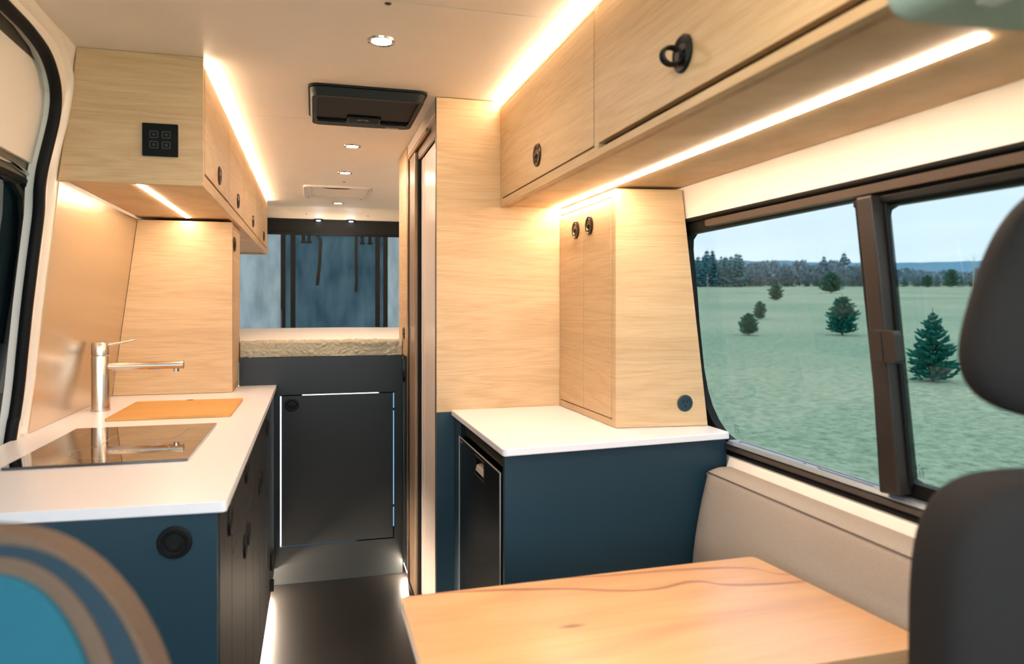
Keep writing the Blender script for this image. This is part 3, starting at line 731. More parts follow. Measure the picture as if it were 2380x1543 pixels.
def strap(pts, wd, name='hanging_strap'):
    mb = MB()
    for (x, z), (x2, z2) in zip(pts[:-1], pts[1:]):
        mb.add([(x - wd / 2, 5.453, z), (x + wd / 2, 5.453, z), (x2 + wd / 2, 5.453, z2), (x2 - wd / 2, 5.453, z2), (x - wd / 2, 5.456, z), (x + wd / 2, 5.456, z), (x2 + wd / 2, 5.456, z2), (x2 - wd / 2, 5.456, z2)],
               [(0, 1, 2, 3), (4, 7, 6, 5), (0, 4, 5, 1), (1, 5, 6, 2), (2, 6, 7, 3), (3, 7, 4, 0)])
    return mb.build(name, M['strap'], cu)
strap([(0.025, 1.765), (0.046, 1.73), (0.040, 1.56), (0.022, 1.40)], .024)
strap([(0.300, 1.765), (0.300, 1.60), (0.304, 1.42), (0.298, 1.355)], .022)
for x in (-0.075, -0.035, 0.345, 0.40):
    MB().box(x - .012, x + .012, 5.452, 5.457, 1.705, 1.765).box(x - .02, x + .02, 5.451, 5.457, 1.71, 1.722).build('buckle', M['black'], cu, .001)

# ================================================================== RIGHT REAR: shower partition and closet
cl = thing('rear_closet', (0.5, 3.4, 0), 'narrow oak and charcoal closet at the right foot of the bed', 'cabinet')
slabx('upper_side', 0.403, 0.42, [rect(3.262, 3.565, 1.0265, 1.968)], M['oak'], cl)
slabx('lower_side', 0.403, 0.42, [rect(3.262, 3.399, .060, 1.0235)], M['char'], cl)
MB().box(0.4205, 1.0, 3.262, 3.565, 1.11, 1.968).build('carcass', M['cream'], cl)
latch(cl, (0.4027, 3.36, 1.128), '-x', None, .9)
latch(cl, (0.4027, 3.36, .93), '-x', LATCHB, .9)
MB().box(0.44, 0.45, 3.266, 3.398, .001, .0555).build('toe_kick', M['char'], cl)
t2 = thing('toe_kick_light', (0.42, 3.3, 0.06), 'warm light tape under the rear closet beside the shower door', 'light')
MB().box(0.405, 0.417, 3.268, 3.392, .048, .056).build('light_tape', M['toe'], t2)
MB().box(0.4035, 0.4195, 3.264, 3.396, .0565, .0595).build('tape_channel', M['white'], t2)

sd = thing('shower_door', (0.43, 2.8, 0), 'pale sliding shower door in a bronze metal frame', 'door')
MB().box(0.436, 0.452, 2.459, 3.03, .045, 1.868).build('door_panel', M['lightgrey'], sd, .002)
for y in (2.93, 2.99): MB().box(0.4350, 0.4360, y, y + .004, .05, 1.865).build('panel_rib', M['white'], sd)
MB().box(0.4235, 0.4355, 3.031, 3.048, .03, 1.885).build('door_gasket', M['void'], sd)
MB().box(0.410, 0.4235, 3.045, 3.215, .03, 1.905).build('jamb', M['jamb'], sd, .003)
MB().box(0.4042, 0.420, 3.216, 3.235, .03, 1.90).build('jamb_trim', M['bronze'], sd, .002)
MB().box(0.4045, 0.418, 3.236, 3.2615, .03, 1.968).build('jamb_stile', M['jamb'], sd, .001)
MB().box(0.4045, 0.4345, 2.460, 3.235, 1.925, 1.968).build('header_board', M['lightgrey'], sd, .001)
MB().box(0.4055, 0.4155, 2.70, 3.235, 1.908, 1.9245).build('header_lip', M['oak_edge'], sd, .001)
MB().box(0.424, 0.4345, 2.460, 3.10, 1.872, 1.9245).build('sliding_track', M['jamb'], sd, .002)
MB().box(0.4045, 0.452, 2.459, 3.235, .0, .030).build('threshold', M['bronze'], sd, .003)

pt = thing('partition_wall', (0.6, 2.45, 0), 'tall oak partition beside the shower door with dark slate lower part', 'partition')
slaby('upper_panel', 2.440, 2.458, [rect(0.403, 1.000, .892, 1.968)], M['oak'], pt)
slaby('lower_panel', 2.440, 2.458, [rect(0.403, 1.10, .001, .8905)], M['slate'], pt)
slabx('edge_band', 0.4005, 0.4028, [rect(2.440, 2.458, .001, 1.968)], M['brownal'], pt, 0)

# ================================================================== RIGHT BASE: fridge unit and counter
ub = thing('fridge_cabinet', (0.8, 2.1, 0), 'dark slate cabinet below the right countertop, beside the bench', 'cabinet')
MB().prism(fz(0.001, 0.8805), [[(0.463, 1.757), (1.135, 1.822), (1.135, 1.840), (0.463, 1.775)]]).build('front_panel', M['slate'], ub, 0.001)
MB().box(1.085, 1.118, 1.84, 2.438, .001, .835).build('side_panel', M['slate'], ub)
MB().box(0.463, 0.480, 2.352, 2.4385, .001, .8805).build('stile', M['slate'], ub)
fg = thing('fridge', (0.75, 2.06, 0), 'black compartment fridge with recessed chrome handle under the right countertop', 'fridge')
MB().box(0.500, 1.0, 1.85, 2.34, .02, .855).build('body', M['black'], fg)
MB().prism(fx(0.470, 0.499), [rect(1.777, 2.350, .02, .8795), rect(1.792, 2.343, .05, .868)]).build('surround', M['black'], fg, .001)
MB().box(0.4775, 0.4985, 1.794, 2.341, .835, .866).build('vent_strip', M['fridge'], fg)
for k in range(3): MB().box(0.4745, 0.478, 1.80, 2.335, .838 + k * .009, .841 + k * .009).build('vent_slat', M['bronze'], fg)
dr = MB().prism(fx(0.462, 0.4985), [rect(1.796, 2.339, .055, .826), rect(1.979, 2.097, .760, .812)]).build('fridge_door', M['fridge'], fg, .002)
MB().box(0.484, 0.487, 1.980, 2.096, .761, .811).build('handle_recess', M['palemetal'], dr)
MB().prism(fx(0.4600, 0.4635), [rect(1.975, 2.101, .756, .816), rect(1.980, 2.096, .761, .811)]).build('handle_trim', M['black'], dr, .001)
MB().prism(lambda p, s: (p[0], (1.985, 2.091)[s], p[1]), [[(.4615, .770), (.4650, .786), (.480, .790), (.482, .772)]]).build('handle', M['palemetal'], dr, .001)
tr = MB(); tr.box(0.4600, 0.4625, 1.796, 2.339, .8255, .828); tr.box(0.4600, 0.4625, 1.7945, 1.797, .055, .828); tr.box(0.4605, 0.4625, 2.337, 2.340, .055, .828)
tr.build('door_trim', M['palemetal'], dr)
MB().box(0.4606, 0.4614, 2.285, 2.325, .812, .817).build('badge', M['printdim'], dr)
MB().lathe([(0, .004), (.003, .004), (.004, 0)], (0.4700, 1.786, .75), '-x', 10).build('screw', M['chrome'], fg)

rc = thing('right_countertop', (0.8, 2.1, 0.88), 'short white countertop over the black fridge', 'countertop')
MB().prism(fz(0.8815, 0.900), [[(0.453, 1.744), (0.456, 1.737), (0.463, 1.734), (1.118, 1.797), (1.130, 1.801), (1.134, 1.810), (1.134, 2.438), (0.453, 2.438)]]).build('slab', M['quartz'], rc, 0.003, bseg=3)

# tall cabinet on right counter
tr_ = thing('tall_oak_cabinet', (0.98, 2.2, 0.9), 'oak two-door cabinet standing on the right countertop beside the window', 'cabinet')
MB().prism(lambda p, s: (p[0], ((1.943 if p[0] < .9 else 1.914), (1.961 if p[0] < .9 else 1.932))[s], p[1]), [[(0.846, .9012), (XR(.9) - .006, .9012), (XR(1.6) - .006, 1.598), (0.846, 1.598)]]).build('end_panel', M['oak'], tr_, .0008)
slabx('face_frame', 0.8462, 0.864, [rect(1.962, 2.4385, .9012, 1.598), rect(1.972, 2.430, .922, 1.578)], M['oak'], tr_)
slabx('carcass', 0.8645, 1.03, [rect(1.965, 2.4385, .902, 1.597)], M['void'], tr_, 0)
o = slabx('door', 0.8450, 0.862, [rect(1.975, 2.1985, .9255, 1.5745)], M['oak'], tr_); latch(o, (0.8448, 2.145, 1.512), '-x')
o = slabx('door', 0.8450, 0.862, [rect(2.2015, 2.427, .9255, 1.5745)], M['oak'], tr_); latch(o, (0.8448, 2.268, 1.510), '-x')
ou = thing('power_outlet', (1.058, 1.918, .969), 'round dark power outlet on the oak cabinet end near the window', 'outlet')
oy = 1.9205
smooth_angle(MB().lathe([(.0, .003), (.0155, .003), (.0165, .005), (.0225, .005), (.0245, .003), (.0245, 0)], (1.057, oy, .969), '-y', 32).build('outlet_ring', M['slate'], ou))
mb = MB(); mb.box(1.0495, 1.0515, oy - .0038, oy - .0030, .970, .978); mb.box(1.0625, 1.0645, oy - .0038, oy - .0030, .971, .977)
mb.lathe([(0, .0038), (.0028, .0038), (.0028, .003)], (1.057, oy, .961), '-y', 12); mb.build('socket_slot', M['void'], ou)

# right overhead cabinet
XG = 0.627
ro = thing('right_overhead_cabinet', (0.83, 1.5, 1.6), 'large oak overhead cabinet above the window with one ring pull popped out', 'cabinet')
rd = [(0.745 - .05, 1.535, 1.633, (1.142, 1.701), 1.938), (1.566, 2.408, 1.630, (1.997, 1.694), 1.938)]
slabx('face_frame', XG + .0003, XG + .018, [rect(0.645, 2.4385, 1.6, 1.952), rect(.690, 1.538, 1.617, 1.942), rect(1.563, 2.411, 1.625, 1.942)], M['oak'], ro)
o = slabx('door', XG - .0012, XG + .016, [rect(.694, 1.5345, 1.629, 1.939)], M['oak'], ro)
latch(o, (XG - .0015, 1.142, 1.701), '-x', LATCHP, 1.08)
o = slabx('door', XG - .0012, XG + .016, [rect(1.5665, 2.4075, 1.629, 1.939)], M['oak'], ro); latch(o, (XG - .0015, 1.997, 1.694), '-x', None, 1.08)
slabx('bottom_lip', XG + .0185, XG + .034, [rect(0.645, 2.4385, 1.6005, 1.612)], M['oak_edge'], ro)
MB().prism(lambda p, s: (p[0], (0.645, 2.4385)[s], p[1]), [[(XG + .0345, 1.6055), (XR(1.6055) - .003, 1.6055), (XR(1.622) - .003, 1.622), (XG + .0345, 1.622)]]).build('bottom_panel', M['oak'], ro)
MB().prism(lambda p, s: (p[0], (0.648, 2.436)[s], p[1]), [[(XG + .019, 1.6225), (XR(1.623) - .006, 1.6225), (XR(1.95) - .006, 1.951), (XG + .019, 1.951)]]).build('carcass', M['void'], ro)
MB().prism(fy(0.626, 0.644), [[(XG, 1.6), (XR(1.6) - .003, 1.6), (XR(1.95) - .003, 1.952), (XG, 1.952)]]).build('end_panel', M['oak'], ro)
cove('cove_light', XG + .002, XG + .014, 0.65, 2.436, 'warm light tape along the ceiling over the right overhead cabinet')
u2 = thing('under_cabinet_light', (0.83, 1.6, 1.6), 'long warm light tape under the right overhead cabinet', 'light')
MB().box(0.822, 0.840, 0.735, 2.435, 1.6025, 1.6050).build('light_tape', M['task'], u2)

# ================================================================== ceiling fittings
fan = thing('roof_fan', (0.175, 2.59, 1.93), 'black roof fan housing on the cream ceiling', 'fan')
fo = rrect(-0.013, 0.362, 2.392, 2.800, .032, 6)
MB().prism(fz(1.962, 1.9695), [rrect(-0.019, 0.368, 2.386, 2.806, .034, 6)]).build('flange', M['black'], fan, .002)
MB().prism(lambda p, s: (0.1745 + (p[0] - .1745) * (1.0, .965)[s], 2.596 + (p[1] - 2.596) * (1.0, .97)[s], (1.9618, 1.934)[s]), [fo, rrect(0.004, 0.345, 2.412, 2.72, .012, 4)]).build('bezel', M['black'], fan, .004, bseg=3)
MB().prism(fz(1.941, 1.947), [rrect(0.005, 0.344, 2.413, 2.719, .012, 4)]).build('fan_screen', M['blackglass2'], fan, .001)
cp = MB().prism(fz(1.9325, 1.9390), [rrect(0.115, 0.235, 2.655, 2.790, .004, 2)]).build('control_panel', M['black'], fan, .001)
MB().prism(fz(1.9315, 1.9322), [rect(0.121, 0.229, 2.662, 2.722)]).build('display', M['seatslate'], cp)
mb = MB()
for k in range(7): mb.box(0.153 + k * .0055, 0.157 + k * .0055, 2.672, 2.675, 1.9307, 1.9312)
for k in range(2): mb.box(0.150 + k * .03, 0.164 + k * .03, 2.684, 2.686, 1.9307, 1.9312)
mb.build('display_marks', M['print'], cp)
MB().box(0.262, 0.312, 2.770, 2.776, 1.9315, 1.9335).build('switch', M['print'], fan)
for x0, x1 in ((0.013, .110), (.240, .336)): MB().box(x0, x1, 2.722, 2.726, 1.930, 1.9335).build('ridge', M['black'], fan)

lights = [(0.175, 1.962), (0.165, 3.299), (0.161, 3.975), (0.162, 5.18), (-0.02, 0.62), (0.36, 0.62)]  # last two are added out of view to brighten ceiling and counters
names = ['nearest recessed ceiling spot, in front of the black roof fan', 'recessed ceiling spot just behind the black roof fan', 'recessed ceiling spot just in front of the white roof vent', 'farthest recessed ceiling spot, beyond the white roof vent', 'left added ceiling spot above the camera, unseen, brightening the interior', 'right added ceiling spot above the camera, unseen, brightening the interior']
for (x, y), lb in zip(lights, names):
    t = thing('ceiling_spot', (x, y, 1.96), lb, 'light', 'ceiling spots')
    smooth_angle(MB().lathe([(.0385, 0), (.0375, .004), (.033, .0055), (.0265, .003), (.0262, -.0)], (x, y, 1.9697), '-z', 36).build('trim_ring', M['chrome'], t))
    MB().lathe([(0, .0012), (.0258, .0010)], (x, y, 1.9697), '-z', 28).build('lamp', M['spot'], t)
for (x, y) in ((0.168, 1.717), (0.168, 4.284)):
    MB().lathe([(0, .0025), (.006, .002), (.0085, 0)], (x, y, 1.9697), '-z', 14).build('screw', M['bronze'], ceil)
for x, lb in ((0.031, 'left small cold lamp under the rear header'), (0.263, 'right small cold lamp under the rear header')):
    t = thing('rear_lamp', (x, 5.44, 1.88), lb, 'light', 'small lamps under the rear header')
    smooth_angle(MB().lathe([(.034, 0), (.030, .008), (.018, .010), (.017, .006)], (x, 5.445, 1.8845), '-z', 20).build('housing', M['black'], t))
    MB().lathe([(.0165, .010), (.012, .014), (0, .0155)], (x, 5.445, 1.8845), '-z', 16).build('lamp', M['coldspot'], t)

rv = thing('roof_vent', (0.14, 4.65, 1.96), 'white plastic roof vent frame in the rear ceiling', 'vent')
MB().prism(fz(1.958, 1.9697), [rrect(-0.062, 0.345, 4.43, 4.89, .03, 5), rrect(-0.012, 0.325, 4.462, 4.845, .02, 5)]).build('vent_frame', M['white'], rv, .003)
MB().prism(fz(1.9665, 1.9697), [rrect(-0.011, 0.324, 4.463, 4.844, .02, 5)]).build('vent_blind', M['cream'], rv)
MB().prism(fz(1.9560, 1.9575), [[(0.05, 4.448), (0.09, 4.442), (0.19, 4.442), (0.215, 4.448), (0.19, 4.466), (0.13, 4.470), (0.08, 4.464)]]).build('handle_slot', M['void'], rv)
for x, y in ((-0.02, 4.44), (0.335, 4.45), (-0.035, 4.875), (0.30, 4.88)):
    MB().lathe([(0, .002), (.005, .002), (.006, 0)], (x, y, 1.958), '-z', 10).build('screw', M['bronze'], rv)

# ================================================================== dinette: table and bench
tb = thing('dinette_table', (0.55, 1.2, 0), 'orange-brown varnished wooden table top with a dark knot and red veins', 'table')
def rcorner(poly, r, seg=5):
    o = []
    n = len(poly)
    for i in range(n):
        p = Vector(poly[i]); a = (Vector(poly[i - 1]) - p).normalized(); b = (Vector(poly[(i + 1) % n]) - p).normalized()
        for k in range(seg + 1):
            t = k / seg; o.append(tuple((p + a * r) * (1 - t) ** 2 + p * 2 * t * (1 - t) + (p + b * r) * t ** 2))
    return o
MB().prism(fz(0.678, 0.700), [rcorner([(0.160, 0.955), (0.160, 1.389), (0.944, 1.407), (0.986, 0.960)], .018)]).build('table_top', M['table'], tb, .0025, bseg=3)
smooth_angle(MB().lathe([(0, .0), (.14, .0), (.14, .008), (.035, .012), (.03, .03), (.03, .665), (.09, .668), (.09, .6775), (0, .6775)], (0.58, 1.18, .0005), 'z', 28).build('pedestal_leg', M['chrome'], tb))

bn = thing('dinette_bench', (0.95, 1.1, 0), 'taupe woven bench with a long backrest cushion below the window', 'bench')
def prof_back(z):  # front face x by height
    return 1.052 - (0.80 - z) * 0.17
mb = MB()
def bk(u, v):
    # wrap: 0..0.55 front from bottom to top, 0.55..1 the top surface to the back
    y = 1.796 - u * 0.93
    e = min(u, 1 - u) * 0.93
    inset = max(0.0, 0.022 - e) ** 2 * 20
    if v < 0.6:
        z = 0.47 + (v / 0.6) * 0.325; x = prof_back(z) - 0.010 * math.sin(math.pi * (v / 0.6)) + inset
    else:
        t = (v - 0.6) / 0.4; x = 1.0515 + t * 0.067; z = 0.797 + 0.012 * math.sin(min(1, t * 1.6) * math.pi / 2) - inset * 0.7
    return (x, y, z)
vs, fs = grid(60, 26, bk); mb.add(vs, fs)
o = mb.build('backrest_cover', M['benchf'], bn, 0, True)
MB().prism(fy(0.875, 1.788), [[(prof_back(.47) + .012, .471), (1.064, .79), (1.117, .794), (1.117, .471)]]).build('backrest_core', M['benchf'], bn)
MB().add([], []).tube([(prof_back(.796) - .0003, 1.792 - i * .05, .7972) for i in range(19)], .0012, 8).build('piping', M['warmrim_piping'], bn, 0, True)
bs = bn
MB().box(0.70, 1.12, 0.86, 1.752, .001, .36).build('bench_box', M['slate'], bs)
MB().box(0.69, 1.125, 0.86, 1.750, .3605, .468).build('seat_cushion', M['benchf'], bs, .02, bseg=4)

# ================================================================== cab seats in the foreground
def placed(vs, loc, rot):
    R = Matrix.Translation(Vector(loc)) @ Matrix.Rotation(rot, 4, 'Z')
    return [tuple(R @ Vector(v)) for v in vs]
def cam_pt(r, fwd, z):
    s, c = math.sin(YAW), math.cos(YAW); return (r * c + fwd * s, fwd * c - r * s, z)
# right: dark seat with headrest
rs = thing('right_cab_seat', (0.82, 0.55, 0), 'dark seat with a headrest at the right edge, in front of the window', 'seat')
p0 = cam_pt(0.65, 0.75, .78)
vs, fs = super_mesh(.222, .06, .305, 6, 5, 64, 40); o = MB().add(placed(vs, p0, -YAW), fs).build('backrest', M['seatdark'], rs, 0, True)
p1 = cam_pt(0.625, 0.75, 1.268)
vs, fs = super_mesh(.142, .050, .130, 3, 2.6, 64, 40, taper=.28); MB().add(placed(vs, p1, -YAW), fs).build('headrest', M['seatdark'], rs, 0, True)
for dx in (-.06, .06):
    q0 = cam_pt(0.64 + dx, 0.75, 1.05); q1 = cam_pt(0.64 + dx, 0.75, 1.19); MB().tube([q0, q1], .006, 10).build('headrest_post', M['chrome'], rs, 0, True)
c0 = cam_pt(0.65, 0.50, .44); vs, fs = super_mesh(.23, .24, .07, 4, 5); MB().add(placed(vs, c0, -YAW), fs).build('seat_cushion', M['seatdark'], rs, 0, True)
c0 = cam_pt(0.65, 0.50, .20); vs, fs = super_mesh(.15, .15, .198, 8, 8); MB().add(placed(vs, c0, -YAW), fs).build('seat_base', M['black'], rs, 0, True)
# left: seat with warm rim light and blue daylight put into its colours
ls = thing('left_cab_seat', (-0.256, 0.69, 0), 'seat back in the lower left foreground, coloured with blue daylight and warm rim light', 'seat')
def seat_layer(name, a, c, rc, zc, f0, f1, m, bev):
    pts = [(rc + a * math.copysign(abs(math.cos(t)) ** (2 / 2.3), math.cos(t)), zc + c * math.copysign(abs(math.sin(t)) ** (2 / 2.3), math.sin(t))) for t in [2 * math.pi * i / 72 for i in range(72)]]
    o = MB().prism(lambda p, s: cam_pt(p[0], (f1, f0)[s], p[1]), [pts]).build(name, m, ls, bev, bseg=6); return smooth_angle(o, 50)
seat_layer('backrest', .168, .279, -.430, .80, .575, .602, M['warmrim_piping'], .011)
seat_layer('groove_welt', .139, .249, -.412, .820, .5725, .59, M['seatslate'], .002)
seat_layer('inner_border', .117, .240, -.412, .820, .5700, .59, M['warmrim_piping'], .002)
seat_layer('centre_panel', .099, .228, -.412, .820, .564, .59, M['seat_daylit'], .005)
seat_layer('back_shell', .135, .235, -.450, .76, .602, .67, M['black'], .02)
c0 = cam_pt(-0.43, 0.38, .44); vs, fs = super_mesh(.2, .22, .07, 4, 5); MB().add(placed(vs, c0, -YAW), fs).build('seat_cushion', M['seat_daylit'], ls, 0, True)
c0 = cam_pt(-0.43, 0.38, .20); vs, fs = super_mesh(.15, .15, .198, 8, 8); MB().add(placed(vs, c0, -YAW), fs).build('seat_base', M['black'], ls, 0, True)
# cab overhead shelf, top right
hs = thing('cab_overhead_shelf', (0.75, 0.52, 1.5), 'blurred grey-green overhead shelf corner at the top right', 'shelf')
MB().prism(fy(0.38, 0.595), [[(0.540, 1.60), (0.545, 1.556), (0.565, 1.540), (0.985, 1.556), (0.985, 1.965), (0.540, 1.965)]]).build('shelf_body', M['headliner'], hs, .012, bseg=4)
MB().prism(fy(0.50, 0.53), [rect(0.590, 0.613, 1.538, 1.5415)]).build('clip', M['white'], hs, .001)

# ================================================================== OUTSIDE
def gz(x, y):
    f = x * math.sin(YAW) + y * math.cos(YAW) + 0.0
    return -0.60 + 0.038 * max(0.0, f)
def at(u, v, dist=None):
    """ground point seen at bearing column u and row v"""
    s, c = math.sin(YAW), math.cos(YAW)
    t = 3117.0 / (v - 644.3) if dist is None else dist
    r = (u - 1190) / FPX
    return (t * (s + r * c), t * (c - r * s))
gm, gnt, gb = newmat('winter_meadow')
gtc = gnt.nodes.new('ShaderNodeTexCoord'); gn1 = gnt.nodes.new('ShaderNodeTexNoise'); gn1.inputs['Scale'].default_value = 0.09; gn1.inputs['Detail'].default_value = 4
gn2 = gnt.nodes.new('ShaderNodeTexNoise'); gn2.inputs['Scale'].default_value = 8.0; gn2.inputs['Detail'].default_value = 8; gn2.inputs['Roughness'].default_value = 0.75
gr1 = gnt.nodes.new('ShaderNodeValToRGB'); e = gr1.color_ramp.elements
e[0].position = .35; e[0].color = (*lin((152, 176, 152)), 1); e[1].position = .65; e[1].color = (*lin((182, 192, 168)), 1)
gr2 = gnt.nodes.new('ShaderNodeValToRGB'); e = gr2.color_ramp.elements
e[0].position = .36; e[0].color = (.46, .55, .50, 1); e[1].position = .58; e[1].color = (1.08, 1.05, 1.02, 1)
gmx = gnt.nodes.new('ShaderNodeMix'); gmx.data_type = 'RGBA'; gmx.blend_type = 'MULTIPLY'; gmx.inputs['Factor'].default_value = 1
for a, b in ((gtc.outputs['Object'], gn1.inputs['Vector']), (gtc.outputs['Object'], gn2.inputs['Vector']), (gn1.outputs['Fac'], gr1.inputs['Fac']), (gn2.outputs['Fac'], gr2.inputs['Fac']),
             (gr1.outputs[0], gmx.inputs['A']), (gr2.outputs[0], gmx.inputs['B']), (gmx.outputs['Result'], gb.inputs['Base Color'])): gnt.links.new(a, b)
gb.inputs['Roughness'].default_value = 0.95; gb.inputs['Specular IOR Level'].default_value = 0.1
def gf(u, v):
    x = -260 + u * 620; y = -120 + v * 620
    return (x, y, gz(x, y))
near = []
vs, fs = grid(60, 60, gf); go = MB().add(vs, fs).build('meadow', gm, None, 0, True); struct(go)

M['spruce'] = mat('blue_green_spruce', (36, 110, 98), 0.9, noise_amt=.3, nscale=6, spec=.1)
M['spruce2'] = mat('olive_spruce', (62, 112, 98), 0.9, noise_amt=.3, nscale=4, spec=.1)
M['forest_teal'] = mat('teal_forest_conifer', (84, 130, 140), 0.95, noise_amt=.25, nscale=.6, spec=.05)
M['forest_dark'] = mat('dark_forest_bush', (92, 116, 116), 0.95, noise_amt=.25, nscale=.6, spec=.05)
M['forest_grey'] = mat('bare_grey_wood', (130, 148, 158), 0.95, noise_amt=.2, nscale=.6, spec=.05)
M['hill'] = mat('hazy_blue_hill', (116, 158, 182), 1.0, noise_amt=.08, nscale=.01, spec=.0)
M['trunk'] = mat('bark', (110, 100, 88), 0.9)
M['birch'] = mat('pale_bark', (190, 190, 180), 0.8)

def spruce_mesh(seed, h=1.0, rnd_shape=False, wid=0.36, whorls=13, per=15, bushy=0.5, spiky=1.0, tuft=7):
    rnd = random.Random(seed); vs = []; fs = []
    def spike(p, d, L, w_):
        d = Vector(d).normalized(); a = d.cross(Vector((0, 0, 1)));
        if a.length < .01: a = Vector((1, 0, 0))
        a = a.normalized(); b = d.cross(a); n = len(vs); m = Vector(p) + d * L * .4
        vs.extend([tuple(Vector(p)), tuple(m + a * w_), tuple(m - a * w_ * .5 + b * w_ * .8), tuple(m - a * w_ * .5 - b * w_ * .8), tuple(Vector(p) + d * L)])
        fs.extend([(n, n + 1, n + 2), (n, n + 2, n + 3), (n, n + 3, n + 1), (n + 4, n + 2, n + 1), (n + 4, n + 3, n + 2), (n + 4, n + 1, n + 3)])
    for i in range(whorls):
        t = i / (whorls - 1)
        z = h * (0.05 + 0.85 * t)
        R = wid * (1 - t) ** 0.75 * (0.75 + .25 * math.sin(min(1, t * 5) * math.pi / 2)) + 0.02 * h
        if rnd_shape: R = wid * (max(0.0, 1 - ((t - .25) / .80) ** 2) ** .6 if t > .25 else .82 + .72 * t) * (1 - t) ** .3 * 1.1
        k = max(5, int(per * (1 - t * .45)))
        for j in range(k):
            a = 2 * math.pi * (j + rnd.random()) / k; Lr = R * rnd.uniform(.72, 1.18)
            rise = rnd.uniform(-.05, .45) + t * .5 + (.25 if rnd_shape else 0)
            d = Vector((math.cos(a), math.sin(a), rise))
            for q in range(tuft):
                f_ = .12 + .80 * q / tuft
                p = Vector((0, 0, z)) + d * (Lr * f_)
                dd = (d + Vector((rnd.uniform(-.7, .7), rnd.uniform(-.7, .7), rnd.uniform(-.3, .6)))).normalized()
                spike(p, dd, Lr * rnd.uniform(.28, .48) * spiky, h * .018 * bushy * rnd.uniform(.8, 1.5))
    spike((0, 0, h * .82), (0.03, 0, 1), h * .2, h * .01)
    return vs, fs
def bare_mesh(seed, h=1.0, wid=.35, n_=260):
    rnd = random.Random(seed); vs = []; fs = []
    for i in range(n_):
        a = rnd.uniform(0, 6.283); t = rnd.random(); z = h * (0.05 + .9 * t); R = wid * math.sqrt(max(.02, math.sin(math.pi * min(.98, .15 + .8 * t)))) * rnd.uniform(.2, 1)
        p = Vector((R * math.cos(a), R * math.sin(a), z)); d = Vector((rnd.uniform(-.5, .5), rnd.uniform(-.5, .5), 1)).normalized()
        L = h * rnd.uniform(.08, .2); w_ = h * rnd.uniform(.012, .03); s_ = d.cross(Vector((math.cos(a), math.sin(a), 0))).normalized() * w_; s2 = d.cross(s_).normalized() * w_
        k = len(vs); vs.extend([tuple(p), tuple(p + d * L * .5 + s_), tuple(p + d * L * .5 - s_ + s2), tuple(p + d * L * .5 - s2), tuple(p + d * L)])
        fs.extend([(k, k + 1, k + 2), (k, k + 2, k + 3), (k, k + 3, k + 1), (k + 4, k + 2, k + 1), (k + 4, k + 3, k + 2), (k + 4, k + 1, k + 3)])
    return vs, fs
def mesh_of(name, vf, m):
    me = bpy.data.meshes.new(name); me.from_pydata(vf[0], [], vf[1]); me.materials.append(m); me.update(); return me
def trunk_mesh(m=None):
    mb = MB().tube([(0, 0, -.1), (0, 0, .5), (0, 0, .92)], [.022, .015, .004], 7); me = bpy.data.meshes.new('trunk'); me.from_pydata([tuple(v) for v in mb.v], [], mb.f); me.materials.append(m or M['trunk']); return me
TR = trunk_mesh()
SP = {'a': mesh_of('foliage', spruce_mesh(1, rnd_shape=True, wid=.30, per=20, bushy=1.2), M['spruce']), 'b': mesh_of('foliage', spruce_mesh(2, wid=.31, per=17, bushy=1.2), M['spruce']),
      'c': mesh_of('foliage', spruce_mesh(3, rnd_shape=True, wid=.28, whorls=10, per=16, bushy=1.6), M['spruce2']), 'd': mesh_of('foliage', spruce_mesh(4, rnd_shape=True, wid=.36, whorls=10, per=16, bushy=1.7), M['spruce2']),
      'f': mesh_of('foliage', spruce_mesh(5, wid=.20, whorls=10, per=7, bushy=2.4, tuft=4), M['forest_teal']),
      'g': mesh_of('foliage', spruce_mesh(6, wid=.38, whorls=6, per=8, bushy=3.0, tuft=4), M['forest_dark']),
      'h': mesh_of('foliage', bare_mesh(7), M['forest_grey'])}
def tree(name, u, v, px_h, key, label, group=None, dist=None, sink=0.0, wfac=1.0, cat='tree'):
    x, y = at(u, v, dist)
    fwd = x * math.sin(YAW) + y * math.cos(YAW)
    h = px_h / FPX * fwd
    r = bpy.data.objects.new(name, None); COL.objects.link(r); r.location = (x, y, gz(x, y) - sink); r.rotation_euler = (0, 0, random.uniform(0, 6.28))
    tag(r, label, cat, group); ORG[r] = Vector(r.location)
    for nm, me in (('foliage', SP[key]), ('trunk', TR)):
        o = bpy.data.objects.new(nm, me); COL.objects.link(o); o.parent = r; o.scale = (h * wfac, h * wfac, h)
    return r
tree('young_spruce', 1958, 779, 98, 'a', 'broad blue-green young spruce in the left window pane, nearest the divider post', wfac=1.15)
tree('young_spruce', 2168, 886, 172, 'b', 'tallest near young spruce, seen through the right window pane')
tree('young_spruce', 1740, 779, 56, 'a', 'small dark spruce at the front of the pair on the left of the meadow', wfac=1.3)
tree('young_spruce', 1766, 742, 46, 'c', 'small olive spruce at the back of the pair on the left of the meadow', wfac=1.15)
tree('round_shrub', 1803, 698, 44, 'c', 'lone round shrub in the middle of the meadow', wfac=1.4, cat='shrub')
tree('round_shrub', 1931, 681, 52, 'd', 'wide dark shrub at the far edge of the meadow above the broad spruce', wfac=1.4, cat='shrub')
tree('far_spruce', 2212, 668, 46, 'd', 'pointed dark spruce beyond the meadow in the right pane', cat='tree')
tree('round_shrub', 2155, 668, 32, 'c', 'low dark shrub beyond the meadow left of the pointed spruce', wfac=1.4, cat='shrub')
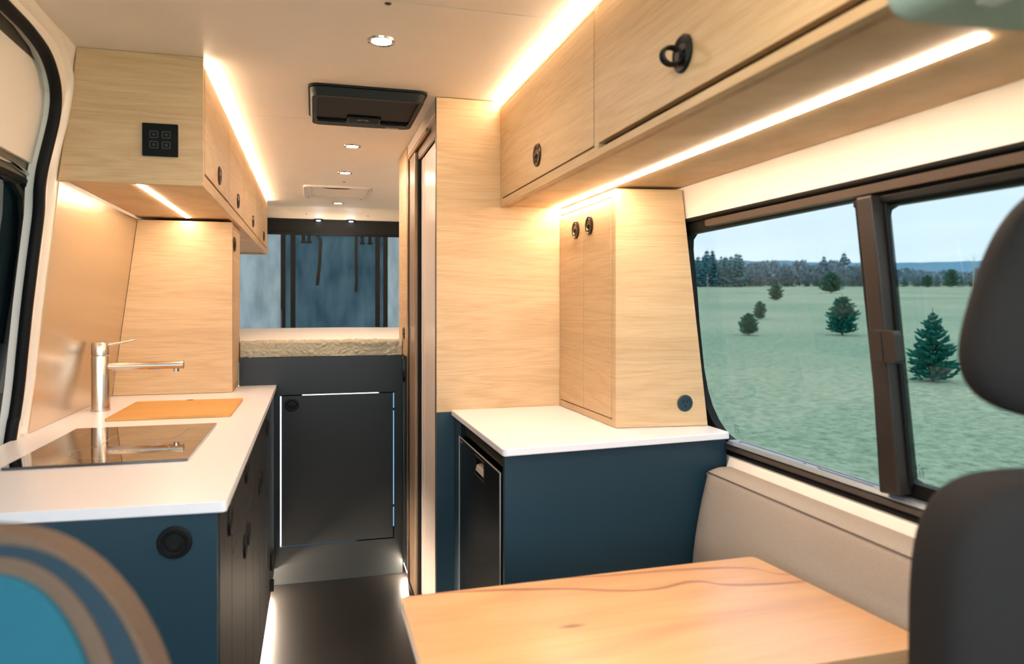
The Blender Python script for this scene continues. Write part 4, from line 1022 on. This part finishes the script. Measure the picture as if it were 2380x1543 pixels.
# forest edge
fg_label = {'f': ('forest_conifer', 'teal conifer in the dense forest edge beyond the meadow', 'conifers of the forest edge'),
            'g': ('forest_bush', 'dark bush along the foot of the forest edge', 'bushes along the forest edge'),
            'h': ('bare_tree', 'bare grey tree in the forest edge beyond the meadow', 'bare trees of the forest edge')}
rf = random.Random(11)
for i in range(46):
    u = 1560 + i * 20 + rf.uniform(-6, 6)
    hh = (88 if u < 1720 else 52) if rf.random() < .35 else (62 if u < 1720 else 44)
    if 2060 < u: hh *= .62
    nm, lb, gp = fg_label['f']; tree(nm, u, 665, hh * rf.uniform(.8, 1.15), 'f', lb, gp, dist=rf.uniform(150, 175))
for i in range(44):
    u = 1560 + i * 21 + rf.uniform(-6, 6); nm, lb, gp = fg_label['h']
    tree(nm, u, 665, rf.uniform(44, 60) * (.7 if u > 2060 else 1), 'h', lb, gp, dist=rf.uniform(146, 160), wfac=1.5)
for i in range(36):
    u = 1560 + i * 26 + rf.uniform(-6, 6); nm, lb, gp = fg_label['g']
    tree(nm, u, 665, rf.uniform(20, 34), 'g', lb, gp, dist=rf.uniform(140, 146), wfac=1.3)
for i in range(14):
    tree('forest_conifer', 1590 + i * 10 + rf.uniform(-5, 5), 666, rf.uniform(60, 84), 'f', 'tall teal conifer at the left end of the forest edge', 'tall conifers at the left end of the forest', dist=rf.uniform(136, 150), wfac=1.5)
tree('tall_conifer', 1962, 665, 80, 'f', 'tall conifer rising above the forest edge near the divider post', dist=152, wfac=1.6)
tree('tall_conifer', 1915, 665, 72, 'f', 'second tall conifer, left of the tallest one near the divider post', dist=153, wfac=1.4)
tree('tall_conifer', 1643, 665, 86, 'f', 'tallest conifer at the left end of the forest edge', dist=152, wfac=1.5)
# bare birches
for u, v, ph, lb in ((1644, 732, 95, 'thin pale birch on the left of the meadow'), (2263, 700, 110, 'thin pale birch seen beside the seat headrest')):
    x, y = at(u, v); fwd = x * math.sin(YAW) + y * math.cos(YAW); h = ph / FPX * fwd
    t = thing('birch', (x, y, gz(x, y)), lb, 'tree')
    MB().tube([(x, y, gz(x, y) - .1), (x, y, gz(x, y) + h * .6), (x + .02, y, gz(x, y) + h)], [.012 * h, .008 * h, .002 * h], 6).build('trunk', M['birch'], t)
    b = MB(); rr = random.Random(int(u))
    for k in range(24):
        z = gz(x, y) + h * rr.uniform(.35, .95); a = rr.uniform(0, 6.28); L = h * rr.uniform(.08, .18)
        b.tube([(x, y, z), (x + math.cos(a) * L, y + math.sin(a) * L, z + L * .8)], [.003 * h, .001 * h], 4)
    b.build('branch', M['birch'], t)['kind'] = 'stuff'
# distant hills
def ridge_mesh(dist, h0, amp, seed, name):
    vs = []; fs = []; n = 90
    s, c = math.sin(YAW), math.cos(YAW)
    for i in range(n + 1):
        r = -0.1 + 1.4 * i / n; x = dist * (s + r * c); y = dist * (c - r * s)
        hh = h0 + amp * noise.noise(Vector((r * 3, seed, 0))) + amp * .25 * noise.noise(Vector((r * 25, seed, 2)))
        x2 = x * 1.25; y2 = y * 1.25
        vs += [(x, y, -5), (x * 1.1, y * 1.1, hh), (x2, y2, hh * .7), (x2, y2, -5)]
    for i in range(n):
        for k in range(3): fs.append((i * 4 + k, i * 4 + k + 1, i * 4 + k + 5, i * 4 + k + 4))
    o = MB().add(vs, fs).build(name, M['hill'], None, 0, True); struct(o); return o
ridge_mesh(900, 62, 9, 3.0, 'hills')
